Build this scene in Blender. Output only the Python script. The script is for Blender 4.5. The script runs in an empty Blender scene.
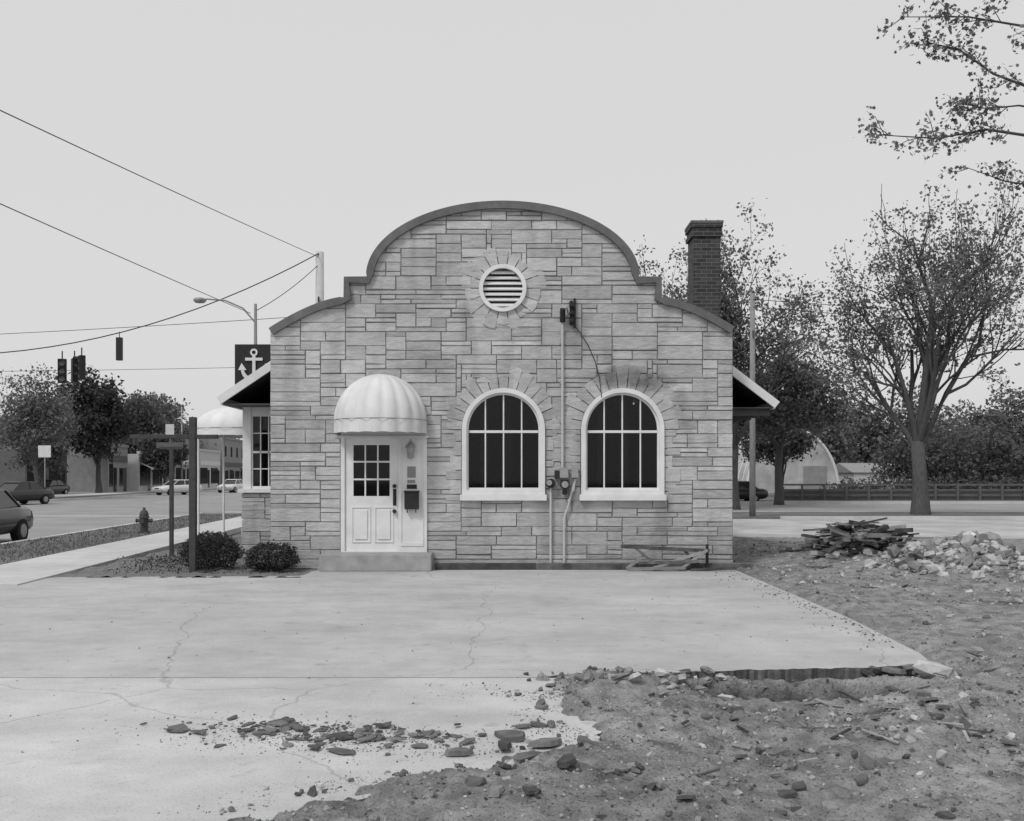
import bpy, math, random
from mathutils import Vector, Matrix, noise, Euler
R = random.Random(7)
scn = bpy.context.scene
COL = scn.collection

# ------------------------------------------------------------------ materials
def gmat(name, lo, hi, scale=5, rough=.8, bump=0.0, bscale=40, stretch=(1,1,1), island=0.0, spec=.3,
         metal=0.0, big=0.0, cracks=0.0, transl=0.0, bdist=.02, speck=0.0, damp_shade=False):
    m = bpy.data.materials.new(name); m.use_nodes = True
    nt = m.node_tree; N = nt.nodes; L = nt.links
    b = N['Principled BSDF']
    tc = N.new('ShaderNodeTexCoord'); mp = N.new('ShaderNodeMapping'); mp.inputs['Scale'].default_value = stretch
    L.new(tc.outputs['Object'], mp.inputs['Vector'])
    n1 = N.new('ShaderNodeTexNoise'); n1.inputs['Scale'].default_value = scale; n1.inputs['Detail'].default_value = 7
    n1.inputs['Roughness'].default_value = .62
    L.new(mp.outputs[0], n1.inputs['Vector'])
    def mr(src, a, b_, c, d):
        r = N.new('ShaderNodeMapRange'); r.inputs[1].default_value = a; r.inputs[2].default_value = b_
        r.inputs[3].default_value = c; r.inputs[4].default_value = d
        L.new(src, r.inputs[0]); return r.outputs[0]
    def mul(a, b_):
        r = N.new('ShaderNodeMath'); r.operation = 'MULTIPLY'; L.new(a, r.inputs[0]); L.new(b_, r.inputs[1]); return r.outputs[0]
    val = mr(n1.outputs['Fac'], .3, .7, lo, hi)
    if big:
        n2 = N.new('ShaderNodeTexNoise'); n2.inputs['Scale'].default_value = .45; n2.inputs['Detail'].default_value = 6
        L.new(tc.outputs['Object'], n2.inputs['Vector'])
        val = mul(val, mr(n2.outputs['Fac'], .35, .65, 1-big, 1+big*.6))
    if island:
        g = N.new('ShaderNodeNewGeometry')
        val = mul(val, mr(g.outputs['Random Per Island'], 0, 1, 1-island, 1+island))
    if speck:
        n4 = N.new('ShaderNodeTexNoise'); n4.inputs['Scale'].default_value = 60; n4.inputs['Detail'].default_value = 2
        L.new(tc.outputs['Object'], n4.inputs['Vector'])
        val = mul(val, mr(n4.outputs['Fac'], .3, .45, 1-speck, 1))
    if damp_shade:   # dug-out ground: pit shade painted into the colour by depth, with wet subsoil
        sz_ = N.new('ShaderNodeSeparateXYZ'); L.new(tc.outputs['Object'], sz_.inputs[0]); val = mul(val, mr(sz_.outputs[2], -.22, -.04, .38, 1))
    if cracks:
        n3 = N.new('ShaderNodeTexNoise'); n3.inputs['Scale'].default_value = 1.7; n3.inputs['Detail'].default_value = 6
        L.new(tc.outputs['Object'], n3.inputs['Vector'])
        mx = N.new('ShaderNodeMix'); mx.data_type = 'VECTOR'; mx.inputs[0].default_value = .3
        L.new(tc.outputs['Object'], mx.inputs[4]); L.new(n3.outputs['Color'], mx.inputs[5])
        vo = N.new('ShaderNodeTexVoronoi'); vo.feature = 'DISTANCE_TO_EDGE'; vo.inputs['Scale'].default_value = .3
        L.new(mx.outputs[1], vo.inputs['Vector'])
        val = mul(val, mr(vo.outputs['Distance'], .0004, .0026, 1-cracks, 1))
        mp2 = N.new('ShaderNodeMapping'); mp2.inputs['Scale'].default_value = (.6,1.2,1); mp2.inputs['Rotation'].default_value = (0,0,.25)
        L.new(tc.outputs['Object'], mp2.inputs[0]); n5 = N.new('ShaderNodeTexNoise'); n5.inputs['Scale'].default_value = 1.1; n5.inputs['Detail'].default_value = 9; n5.inputs['Roughness'].default_value = .7
        L.new(mp2.outputs[0], n5.inputs[0]); val = mul(val, mr(n5.outputs['Fac'], .34, .56, .86, 1.03))
        n6 = N.new('ShaderNodeTexNoise'); n6.inputs['Scale'].default_value = 5; n6.inputs['Detail'].default_value = 4
        L.new(tc.outputs['Object'], n6.inputs[0]); val = mul(val, mr(n6.outputs['Fac'], .62, .74, 1, .78))
    L.new(val, b.inputs['Base Color'])
    b.inputs['Roughness'].default_value = rough
    b.inputs['Specular IOR Level'].default_value = spec
    b.inputs['Metallic'].default_value = metal
    if bump:
        nb = N.new('ShaderNodeTexNoise'); nb.inputs['Scale'].default_value = bscale; nb.inputs['Detail'].default_value = 7
        nb.inputs['Roughness'].default_value = .6
        L.new(mp.outputs[0], nb.inputs['Vector'])
        bp = N.new('ShaderNodeBump'); bp.inputs['Strength'].default_value = bump; bp.inputs['Distance'].default_value = bdist
        L.new(nb.outputs['Fac'], bp.inputs['Height']); L.new(bp.outputs[0], b.inputs['Normal'])
    if transl:
        t = N.new('ShaderNodeBsdfTranslucent'); L.new(val, t.inputs[0])
        ms = N.new('ShaderNodeMixShader'); ms.inputs[0].default_value = transl
        L.new(b.outputs[0], ms.inputs[1]); L.new(t.outputs[0], ms.inputs[2])
        L.new(ms.outputs[0], N['Material Output'].inputs[0])
    return m

def stonemat():
    m = gmat('ashlar_stone', .42, .55, 4.5, .92, .85, 6.0, (1,1,2.6), island=.13, bdist=.03, big=.10, speck=.2)
    nt = m.node_tree; N = nt.nodes; L = nt.links; b = N['Principled BSDF']
    src = b.inputs['Base Color'].links[0].from_socket
    def M(op, a, c):
        k = N.new('ShaderNodeMath'); k.operation = op
        for i, v in enumerate((a, c)):
            if v is None: continue
            if isinstance(v, (int, float)): k.inputs[i].default_value = v
            else: L.new(v, k.inputs[i])
        return k.outputs[0]
    tc = N.new('ShaderNodeTexCoord'); mp = N.new('ShaderNodeMapping'); mp.inputs['Scale'].default_value = (2.2,2.2,.5)
    L.new(tc.outputs['Object'], mp.inputs[0]); n = N.new('ShaderNodeTexNoise'); n.inputs['Scale'].default_value = 1.2; n.inputs['Detail'].default_value = 7
    L.new(mp.outputs[0], n.inputs[0])
    r = N.new('ShaderNodeMapRange'); r.inputs[1].default_value = .5; r.inputs[2].default_value = .72; r.inputs[3].default_value = 1; r.inputs[4].default_value = .72
    L.new(n.outputs['Fac'], r.inputs[0]); val = M('MULTIPLY', src, r.outputs[0])
    ns = N.new('ShaderNodeTexNoise'); ns.inputs['Scale'].default_value = 6; ns.inputs['Detail'].default_value = 6; L.new(tc.outputs['Object'], ns.inputs[0])
    sp = N.new('ShaderNodeSeparateXYZ'); L.new(tc.outputs['Object'], sp.inputs[0])
    for (cx, cz, ax, az, amt) in ((2.0,3.42,.75,.22,.6),(2.55,3.3,.4,.2,.5),(1.15,4.2,.25,.6,.3),(-1.4,3.6,.5,.3,.3),(1.0,1.3,.5,.35,.35)):
        dx = M('DIVIDE', M('SUBTRACT', sp.outputs[0], cx), ax); dz = M('DIVIDE', M('SUBTRACT', sp.outputs[2], cz), az)
        d2 = M('ADD', M('MULTIPLY', dx, dx), M('MULTIPLY', dz, dz)); d2 = M('ADD', d2, M('MULTIPLY', ns.outputs['Fac'], 1.2))
        q = N.new('ShaderNodeMapRange'); q.inputs[1].default_value = .5; q.inputs[2].default_value = 1.7; q.inputs[3].default_value = 1-amt; q.inputs[4].default_value = 1
        L.new(d2, q.inputs[0]); val = M('MULTIPLY', val, q.outputs[0])
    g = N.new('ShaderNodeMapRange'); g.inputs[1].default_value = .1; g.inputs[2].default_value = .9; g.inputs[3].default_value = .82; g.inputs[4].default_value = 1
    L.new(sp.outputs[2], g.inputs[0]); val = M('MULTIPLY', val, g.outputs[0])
    L.new(val, b.inputs['Base Color'])
    return m
M_stone = stonemat()
M_mortar = gmat('mortar', .2, .28, 9, .95, .3, 60)
M_coping = gmat('coping_stone', .12, .17, 6, .8, .2, 50, big=.15)
M_white = gmat('white_paint', .66, .80, 3, .5, .05, 80, big=.06)
M_fabric = gmat('canopy_fabric', .62, .76, 2.5, .75, .15, 120, big=.1)
M_dark = gmat('dark_metal', .015, .03, 8, .5)
M_grey = gmat('grey_metal', .25, .35, 8, .5, spec=.4)
M_conc = gmat('concrete', .42, .49, 3.5, .9, .3, 60, big=.10, cracks=.28, bdist=.005, speck=.25)
M_conc2 = gmat('concrete_light', .48, .56, 3, .9, .3, 50, big=.14, cracks=.28, bdist=.005, speck=.25)
M_edge = gmat('slab_edge', .10, .2, 14, .9, .6, 40)
M_step = gmat('step_concrete', .26, .38, 4, .9, .4, 50, bdist=.008)
M_asph = gmat('road_asphalt', .26, .32, 4, .9, .2, 80, big=.12)
M_lot = gmat('lot_gravel', .36, .5, 2, .95, .3, 30, big=.22)
M_walk = gmat('sidewalk_concrete', .48, .58, 3, .9, .2, 50, big=.1)
M_grass = gmat('grass', .10, .19, 9, .95, .6, 60, big=.25)
M_dirt = gmat('dirt', .13, .40, 4.5, .97, 1.0, 22, big=.28, bdist=.04, speck=.55, damp_shade=True)
M_mulch = gmat('mulch', .12, .26, 12, .95, .8, 50, bdist=.03)
M_chunk = gmat('rubble_concrete', .2, .42, 7, .9, .5, 40, island=.6)
M_grav = gmat('gravel_stone', .14, .34, 9, .9, 0, island=.75)
M_tar = gmat('broken_asphalt', .08, .18, 9, .9, .6, 50, island=.5)
M_wood = gmat('old_wood', .035, .13, 4, .85, .4, 20, (1,1,1), island=.6)
M_woodl = gmat('weathered_wood', .2, .34, 4, .85, .3, 20, island=.3)
M_post = gmat('rusty_post', .04, .07, 8, .7)
M_pole = gmat('pole_wood', .2, .3, 4, .9, .4, 20, (6,6,.6))
M_bark = gmat('bark', .06, .12, 6, .95, .8, 12, (3,3,.7), bdist=.04)
M_leafL = gmat('foliage_light', .15, .23, .6, .6, island=.45, transl=.4)
M_leafM = gmat('foliage_mid', .08, .14, .6, .65, island=.5, transl=.35)
M_leafD = gmat('foliage_dark', .04, .07, .6, .7, island=.5, transl=.2)
M_roof = gmat('roof_shingle', .08, .14, 10, .9, .5, 30)
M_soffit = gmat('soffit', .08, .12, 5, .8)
M_curt = gmat('curtain', .05, .09, 3, .9, 0, 1, (9,1,.4))
M_int = gmat('interior', .03, .05, 3, .9)
M_wallL = gmat('light_wall', .45, .55, 2, .9)
M_wallM = gmat('mid_wall', .22, .3, 2, .9)
M_wallD = gmat('dark_wall', .10, .14, 2, .9)
M_carw = gmat('car_paint_white', .62, .66, 1, .25, spec=.5)
M_card = gmat('car_paint_dark', .02, .03, 1, .2, spec=.5)
M_tyre = gmat('tyre', .015, .025, 9, .9)
M_hyd = gmat('hydrant_paint', .05, .08, 7, .6)
M_line = gmat('road_paint', .55, .7, 6, .8)

def glass(name, tint=.7):
    m = bpy.data.materials.new(name); m.use_nodes = True
    nt = m.node_tree; N = nt.nodes; L = nt.links
    N.remove(N['Principled BSDF'])
    tr = N.new('ShaderNodeBsdfTransparent'); tr.inputs[0].default_value = (tint,tint,tint,1)
    gl = N.new('ShaderNodeBsdfGlossy'); gl.inputs['Roughness'].default_value = .03; gl.inputs[0].default_value = (.7,.7,.7,1)
    lw = N.new('ShaderNodeFresnel'); lw.inputs[0].default_value = 1.4
    ns = N.new('ShaderNodeTexNoise'); ns.inputs['Scale'].default_value = 1.5
    bp = N.new('ShaderNodeBump'); bp.inputs['Strength'].default_value = .08; L.new(ns.outputs[0], bp.inputs['Height'])
    L.new(bp.outputs[0], gl.inputs['Normal'])
    mx = N.new('ShaderNodeMixShader'); L.new(lw.outputs[0], mx.inputs[0]); L.new(tr.outputs[0], mx.inputs[1]); L.new(gl.outputs[0], mx.inputs[2])
    L.new(mx.outputs[0], N['Material Output'].inputs[0])
    return m
M_glass = glass('window_glass')
M_cglass = gmat('car_glass', .02, .03, 1, .08, spec=.6)

def brickmat():
    m = bpy.data.materials.new('chimney_brick'); m.use_nodes = True
    nt = m.node_tree; N = nt.nodes; L = nt.links; b = N['Principled BSDF']
    tc = N.new('ShaderNodeTexCoord'); sp = N.new('ShaderNodeSeparateXYZ'); L.new(tc.outputs['Object'], sp.inputs[0])
    ad = N.new('ShaderNodeMath'); L.new(sp.outputs[0], ad.inputs[0]); L.new(sp.outputs[1], ad.inputs[1])
    cb = N.new('ShaderNodeCombineXYZ'); L.new(ad.outputs[0], cb.inputs[0]); L.new(sp.outputs[2], cb.inputs[1])
    br = N.new('ShaderNodeTexBrick'); br.inputs['Scale'].default_value = 1
    br.inputs['Brick Width'].default_value = .21; br.inputs['Row Height'].default_value = .075; br.inputs['Mortar Size'].default_value = .006
    br.inputs['Color1'].default_value = (.03,.03,.03,1); br.inputs['Color2'].default_value = (.07,.07,.07,1); br.inputs['Mortar'].default_value = (.14,.14,.14,1)
    L.new(cb.outputs[0], br.inputs['Vector']); L.new(br.outputs['Color'], b.inputs['Base Color']); b.inputs['Roughness'].default_value = .9
    bp = N.new('ShaderNodeBump'); bp.inputs['Strength'].default_value = .4; bp.inputs['Distance'].default_value = .01; bp.invert = True
    L.new(br.outputs['Fac'], bp.inputs['Height']); L.new(bp.outputs[0], b.inputs['Normal'])
    return m
M_brick = brickmat()

# ------------------------------------------------------------------ mesh builder
class MB:
    def __init__(s): s.v = []; s.f = []; s.m = []
    def add(s, vs, fs, mi=0):
        o = len(s.v); s.v.extend([tuple(p) for p in vs])
        for f in fs: s.f.append([i+o for i in f]); s.m.append(mi)
    def box(s, x0, x1, y0, y1, z0, z1, mi=0):
        s.add([(x0,y0,z0),(x1,y0,z0),(x1,y1,z0),(x0,y1,z0),(x0,y0,z1),(x1,y0,z1),(x1,y1,z1),(x0,y1,z1)],
              [(0,3,2,1),(4,5,6,7),(0,1,5,4),(1,2,6,5),(2,3,7,6),(3,0,4,7)], mi)
    def obox(s, c, size, rot=None, mi=0, jit=0.0, rnd=R):
        c = Vector(c); vs = []
        for dz in (-.5,.5):
            for dx, dy in ((-.5,-.5),(.5,-.5),(.5,.5),(-.5,.5)):
                p = Vector((dx*size[0], dy*size[1], dz*size[2]))
                if jit: p = Vector((p.x*(1-rnd.random()*jit), p.y*(1-rnd.random()*jit), p.z*(1-rnd.random()*jit)))
                if rot is not None: p = rot @ p
                vs.append(c+p)
        s.add(vs, [(0,3,2,1),(4,5,6,7),(0,1,5,4),(1,2,6,5),(2,3,7,6),(3,0,4,7)], mi)
    def beam(s, a, b, w, h, mi=0):
        a = Vector(a); b = Vector(b); d = (b-a); q = d.to_track_quat('X','Z').to_matrix()
        s.obox((a+b)/2, (d.length, w, h), q, mi)
    def tube(s, pts, rad, n=6, mi=0, caps=True):
        pts = [Vector(p) for p in pts]
        if not isinstance(rad, (list,tuple)): rad = [rad]*len(pts)
        o = len(s.v)
        for i, p in enumerate(pts):
            d = (pts[min(i+1,len(pts)-1)] - pts[max(i-1,0)])
            if d.length < 1e-6: d = Vector((0,0,1))
            d.normalize()
            up = Vector((0,0,1)) if abs(d.z) < .9 else Vector((1,0,0))
            a = d.cross(up).normalized(); b = d.cross(a)
            for k in range(n):
                t = 2*math.pi*k/n
                s.v.append(tuple(p + a*math.cos(t)*rad[i] + b*math.sin(t)*rad[i]))
        for i in range(len(pts)-1):
            for k in range(n):
                s.f.append([o+i*n+k, o+i*n+(k+1)%n, o+(i+1)*n+(k+1)%n, o+(i+1)*n+k]); s.m.append(mi)
        if caps:
            s.f.append([o+k for k in range(n)][::-1]); s.m.append(mi)
            e = o+(len(pts)-1)*n; s.f.append([e+k for k in range(n)]); s.m.append(mi)
    def lathe(s, c, prof, n=20, mi=0):
        c = Vector(c); o = len(s.v)
        for r, z in prof:
            for k in range(n):
                t = 2*math.pi*k/n; s.v.append((c.x+r*math.cos(t), c.y+r*math.sin(t), c.z+z))
        for i in range(len(prof)-1):
            for k in range(n):
                s.f.append([o+i*n+k, o+i*n+(k+1)%n, o+(i+1)*n+(k+1)%n, o+(i+1)*n+k]); s.m.append(mi)
    def chunk(s, c, sz, mi=0, rnd=R, flat=.6):
        rot = Euler((rnd.uniform(-.5,.5), rnd.uniform(-.5,.5), rnd.uniform(0,6.28))).to_matrix()
        c = Vector(c); n = rnd.choice((4,5,5,6)); sx = sz*rnd.uniform(.4,.7); sy = sz*rnd.uniform(.28,.5); h = sz*flat*rnd.uniform(.3,.6); vs = []
        for (zz, k) in ((-h,.6),(-h*.2,1),(h,.72)):
            for i in range(n):
                a = 6.283*i/n+rnd.uniform(-.3,.3); q = k*rnd.uniform(.7,1.2)
                vs.append(c+rot@Vector((math.cos(a)*sx*q, math.sin(a)*sy*q, zz*rnd.uniform(.7,1.2))))
        fs = [tuple(range(n))[::-1], tuple(range(2*n,3*n))]
        for b in (0,n):
            for i in range(n): fs.append((b+i, b+(i+1)%n, b+n+(i+1)%n, b+n+i))
        s.add(vs, fs, mi)
    def slab(s, poly, z0, z1, mi=0, ms=None):
        n = len(poly); ms = mi if ms is None else ms
        s.add([(x,y,z1) for x,y in poly], [list(range(n))], mi)
        vs = [(x,y,z1) for x,y in poly]+[(x,y,z0) for x,y in poly]
        s.add(vs, [(i, i+n, (i+1)%n+n, (i+1)%n) for i in range(n)], ms)
    def obj(s, name, mats, parent=None, smooth=False, bevel=0, recalc=False):
        me = bpy.data.meshes.new(name); me.from_pydata(s.v, [], s.f)
        for m in mats: me.materials.append(m)
        if len(mats) > 1: me.polygons.foreach_set('material_index', s.m)
        if smooth: me.polygons.foreach_set('use_smooth', [True]*len(me.polygons))
        me.update()
        if recalc:
            import bmesh
            bm = bmesh.new(); bm.from_mesh(me); bmesh.ops.recalc_face_normals(bm, faces=bm.faces); bm.to_mesh(me); bm.free()
        ob = bpy.data.objects.new(name, me); COL.objects.link(ob)
        if parent: ob.parent = parent
        if bevel:
            bv = ob.modifiers.new('bevel','BEVEL'); bv.width = bevel; bv.segments = 2; bv.limit_method = 'ANGLE'
        return ob

def empty(name, loc=(0,0,0), rz=0):
    e = bpy.data.objects.new(name, None); COL.objects.link(e); e.location = loc; e.rotation_euler = (0,0,rz); e.empty_display_size = .3
    return e

def plate(name, loops, yc, thick, mat, parent=None):
    cu = bpy.data.curves.new(name, 'CURVE'); cu.dimensions = '2D'; cu.fill_mode = 'BOTH'; cu.extrude = thick/2
    for lp in loops:
        sp = cu.splines.new('POLY'); sp.points.add(len(lp)-1); sp.use_cyclic_u = True
        for i, (x, z) in enumerate(lp): sp.points[i].co = (x, z, 0, 1)
    tmp = bpy.data.objects.new('tmp', cu); COL.objects.link(tmp)
    dg = bpy.context.evaluated_depsgraph_get(); me = bpy.data.meshes.new_from_object(tmp.evaluated_get(dg))
    bpy.data.objects.remove(tmp)
    for v in me.vertices: v.co = (v.co.x, yc - v.co.z, v.co.y)
    me.materials.clear(); me.materials.append(mat)
    for p in me.polygons: p.material_index = 0; p.use_smooth = False
    ob = bpy.data.objects.new(name, me); COL.objects.link(ob)
    if parent: ob.parent = parent
    return ob

def rect(x0,x1,z0,z1): return [(x0,z0),(x1,z0),(x1,z1),(x0,z1)]
def arch(x0,x1,z0,zs,n=28):
    c = (x0+x1)/2; r = (x1-x0)/2
    return [(x0,z0),(x1,z0)] + [(c+r*math.cos(math.pi*i/n), zs+r*math.sin(math.pi*i/n)) for i in range(n+1)]
def circ(cx,cz,r,n=40): return [(cx+r*math.cos(2*math.pi*i/n), cz+r*math.sin(2*math.pi*i/n)) for i in range(n)]

# ------------------------------------------------------------------ stone building
B = empty('stone_building')
FY = 17.0
XL, XR, XC = -4.33, 3.955, -0.165
def top(x):
    t = abs(x - XC)
    if t < 2.40:
        return 5.21 + 1.33*math.sqrt(max(0, 1-(t/2.42)**2))
    if t < 2.82: return 5.19
    u = min(1, (t-2.82)/1.33)
    return 4.83 - .55*u**1.55
def outline():
    pts = []
    n = 16
    for i in range(n+1):
        x = XR + (XC+2.82-XR)*i/n; pts.append((x, 4.83-.55*((x-XC-2.82)/1.33)**1.55 if x > XC+2.82 else 4.83))
    pts.append((XC+2.82, 5.19)); pts.append((XC+2.42, 5.19))
    for i in range(1, 60):
        a = math.pi*i/60; pts.append((XC+2.42*math.cos(a), 5.21+1.33*math.sin(a)))
    pts.append((XC-2.42, 5.19)); pts.append((XC-2.82, 5.19))
    for i in range(n+1):
        x = XC-2.82 + (XL-XC+2.82)*i/n; pts.append((x, 4.83-.55*(max(0,(XC-2.82-x))/1.33)**1.55))
    return pts
OUT = outline()
W1 = (-0.895, 0.59); W2 = (1.235, 2.72); WS = 2.478; WZ = 1.22
DX0, DX1, DZ0, DZ1 = -3.06, -1.52, .28, 2.50
VC = (XC+0.0, 5.01)
loops = [[(XL,0),(XR,0)] + OUT]
for w in (W1, W2): loops.append(arch(w[0]+.05, w[1]-.05, WZ+.05, WS))
loops.append(rect(DX0+.05, DX1-.05, DZ0, DZ1-.05))
loops.append(circ(VC[0], VC[1], .36))
plate('front_wall', loops, FY+.18, .30, M_mortar, B)

def stone(mb, poly, fmap, rnd, d=.021, inset=.007):
    n = len(poly); cx = sum(p[0] for p in poly)/n; cz = sum(p[1] for p in poly)/n
    w = max(p[0] for p in poly)-min(p[0] for p in poly); h = max(p[1] for p in poly)-min(p[1] for p in poly)
    if w < .02 or h < .015: return
    sx = max(.3, 1-2*inset/w); sz = max(.3, 1-2*inset/h)
    d += rnd.uniform(-.004,.012); tx = rnd.uniform(-.006,.006); tz = rnd.uniform(-.008,.010)
    inn = [(cx+(p[0]-cx)*sx, cz+(p[1]-cz)*sz) for p in poly]
    vs = [fmap(p[0], p[1], 0) for p in poly] + [fmap(p[0], p[1], d*.5) for p in poly]
    vs += [fmap(p[0], p[1], d + tx*(p[0]-cx)/w*2 + tz*(p[1]-cz)/h*2) for p in inn]
    fs = [list(range(2*n, 3*n))]
    for b in (0, n):
        for i in range(n):
            k = (i+1) % n; fs.append([b+i, b+k, b+n+k, b+n+i])
    mb.add(vs, fs)
def stones(mb, u0, u1, v0, v1, fmap, topf, masked, seed, gap=.0062, cw=.09, ch=.083):
    rnd = random.Random(seed)
    nx = int(round((u1-u0)/cw)); nz = int(round((v1-v0)/ch)); cw = (u1-u0)/nx; ch = (v1-v0)/nz
    occ = [[masked(u0+(i+.5)*cw, v0+(j+.5)*ch) for i in range(nx)] for j in range(nz)]
    for j in range(nz):
        i = 0
        while i < nx:
            if occ[j][i]: i += 1; continue
            run = 0
            while i+run < nx and not occ[j][i+run]: run += 1
            h = rnd.choices((1,2,3), (.33,.47,.2))[0]
            w = rnd.choice((3,4,5,6,7,8,9,10)) if h < 3 else rnd.choice((4,6,7,8,9,10))
            if run - w < 3: w = run if run <= 11 else run//2
            w = min(w, run)
            h = min(h, nz-j)
            k = 1
            while k < h and all(not occ[j+k][i+q] for q in range(w)): k += 1
            h = k
            if w <= 2 and h == 1 and j+1 < nz and all(not occ[j+1][i+q] for q in range(w)): h = 2
            for b in range(h):
                for q in range(w): occ[j+b][i+q] = True
            a0 = u0+i*cw+gap; a1 = u0+(i+w)*cw-gap; b0 = v0+j*ch+gap; b1 = v0+(j+h)*ch-gap
            i += w
            j_ = lambda: rnd.uniform(-.005,.005)
            if topf:
                ns = max(2, int((a1-a0)/.03))
                sm_ = [(a0+(a1-a0)*q/ns, min(b1, topf(a0+(a1-a0)*q/ns)-.02)) for q in range(ns+1)]
                if min(t for _, t in sm_) >= b1-1e-6:
                    poly = [(a0+j_(),b0+j_()),(a1+j_(),b0+j_()),(a1+j_(),b1+j_()),(a0+j_(),b1+j_())]
                else:
                    ok = [p for p in sm_ if p[1] > b0+.012]
                    if len(ok) < 2: continue
                    poly = [(ok[0][0], b0), (ok[-1][0], b0)] + ok[::-1]
            else:
                poly = [(a0+j_(),b0+j_()),(a1+j_(),b0+j_()),(a1+j_(),b1+j_()),(a0+j_(),b1+j_())]
            stone(mb, poly, fmap, rnd)
fm = lambda u, v, d: (u, FY+.031-d, v)
def mask(x, z):
    for w in (W1, W2):
        c = (w[0]+w[1])/2; r = (w[1]-w[0])/2
        if z > WS:
            if math.hypot(x-c, z-WS) < r+.17: return True
        elif z > WZ-.0 and abs(x-c) < r+.1: return True
    if DX0+.02 < x < DX1-.02 and z < DZ1-.02: return True
    if math.hypot(x-VC[0], z-VC[1]) < .54: return True
    return False
mb = MB()
stones(mb, XL, XR, .16, 6.56, fm, top, mask, 11)
mb.box(XL, XR, FY-.012, FY+.03, .0, .15)
def fm2(u, v, d): return (u, FY+.031-d-.008, v)
rr = random.Random(5)
def ring(cx, cz, r0, r1, a0, a1, n):
    for k in range(n):
        s = a0+(a1-a0)*k/n; e = a0+(a1-a0)*(k+1)/n; g = .006
        ro = r1 + rr.choice((-.07,-.03,.0,.06,.10))
        poly = []
        for a, r in ((s+g/r0, r0), (e-g/r0, r0), (e-g/ro, ro), ((s+e)/2, ro+.01), (s+g/ro, ro)):
            poly.append((cx+r*math.cos(a), cz+r*math.sin(a)))
        mid = [poly[0], (cx+r0*math.cos((s+e)/2), cz+r0*math.sin((s+e)/2))] + poly[1:]
        stone(mb, mid, fm2, rr)
for w in (W1, W2):
    ring((w[0]+w[1])/2, WS, .745, 1.04, 0, math.pi, 15)
    for sgn, xe in ((-1, w[0]), (1, w[1])):
        z = WZ - .02
        while z < WS-.05:
            h = min(rr.choice((.12,.17,.22,.26)), WS-z)
            if WS-z-h < .08: h = WS-z
            wd = rr.choice((.16,.22,.3))
            x0, x1 = (xe-wd, xe-.004) if sgn < 0 else (xe+.004, xe+wd)
            stone(mb, [(x0+.006,z+.006),(x1-.004,z+.006),(x1-.004,z+h-.006),(x0+.006,z+h-.006)], fm2, rr)
            z += h
ring(VC[0], VC[1], .425, .68, 0, 2*math.pi, 18)
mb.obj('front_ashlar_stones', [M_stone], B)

cp = MB()
def coping(pts, y0, y1, th, lip):
    n = len(pts); inn = []
    for i, p in enumerate(pts):
        a = Vector(pts[max(i-1,0)]); b = Vector(pts[min(i+1,n-1)]); d = (b-a).normalized(); nn = Vector((-d.y, d.x))
        inn.append((Vector(p)+nn*th, Vector(p)-nn*lip))
    o = []
    for (ii, oo) in inn: o += [(ii.x,y0,ii.y),(oo.x,y0,oo.y),(oo.x,y1,oo.y),(ii.x,y1,ii.y)]
    fs = []
    for i in range(n-1):
        for k in range(4): fs.append((i*4+k, (i+1)*4+k, (i+1)*4+(k+1)%4, i*4+(k+1)%4))
    fs += [(0,1,2,3), ((n-1)*4+3,(n-1)*4+2,(n-1)*4+1,(n-1)*4)]
    cp.add(o, fs)
coping(OUT, FY-.07, FY+.40, .115, .02)
cp.obj('parapet_coping', [M_coping], B, recalc=True)

plate('vent_frame', [circ(*VC, .425), circ(*VC, .355)], FY-.01, .09, M_white, B)
lv = MB()
for k in range(7):
    z = VC[1]-.29+k*.097; hw = math.sqrt(max(0,.36**2-(z-VC[1])**2))
    lv.obox((VC[0], FY+.04, z), (2*hw, .085, .022), Euler((.7,0,0)).to_matrix())
lv.obj('vent_louvers', [M_white], B)
bk = MB(); bk.box(VC[0]-.4, VC[0]+.4, FY+.34, FY+.36, VC[1]-.4, VC[1]+.4); bk.obj('vent_back', [M_int], B)

def archwin(w, nm):
    e = empty(nm); e.parent = B
    x0, x1 = w; c = (x0+x1)/2
    plate('frame', [arch(x0, x1, WZ+.10, WS), arch(x0+.08, x1-.08, WZ+.18, WS)], FY+.0, .10, M_white, e)
    plate('sash', [arch(x0+.08, x1-.08, WZ+.18, WS), arch(x0+.115, x1-.115, WZ+.22, WS)], FY+.055, .05, M_white, e)
    s = MB(); s.box(x0-.03, x1+.03, FY-.10, FY+.06, WZ-.01, WZ+.098); s.obj('sill', [M_white], e, bevel=.008)
    m = MB(); r = (x1-x0)/2-.11
    for k in (-1, 0, 1):
        x = c + k*.325; zt = WS+math.sqrt(max(0, r*r-(x-c)**2))
        m.box(x-.012, x+.012, FY+.035, FY+.068, WZ+.22, zt)
    m.box(x0+.11, x1-.11, FY+.03, FY+.07, WS-.055, WS-.01)
    m.obj('muntins', [M_white], e)
    plate('glass', [arch(x0+.1, x1-.1, WZ+.19, WS)], FY+.078, .004, M_glass, e)
    cu = MB()
    for k in range(6):
        a = x0+.12+k*.21+R.uniform(-.02,.02)
        if k in (1,3): cu.box(a, a+R.uniform(.1,.16), FY+.5, FY+.52, WZ+.1, 3.3)
    cu.obj('curtain', [M_curt], e)
archwin(W1, 'arched_window_a'); archwin(W2, 'arched_window_b')

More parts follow.
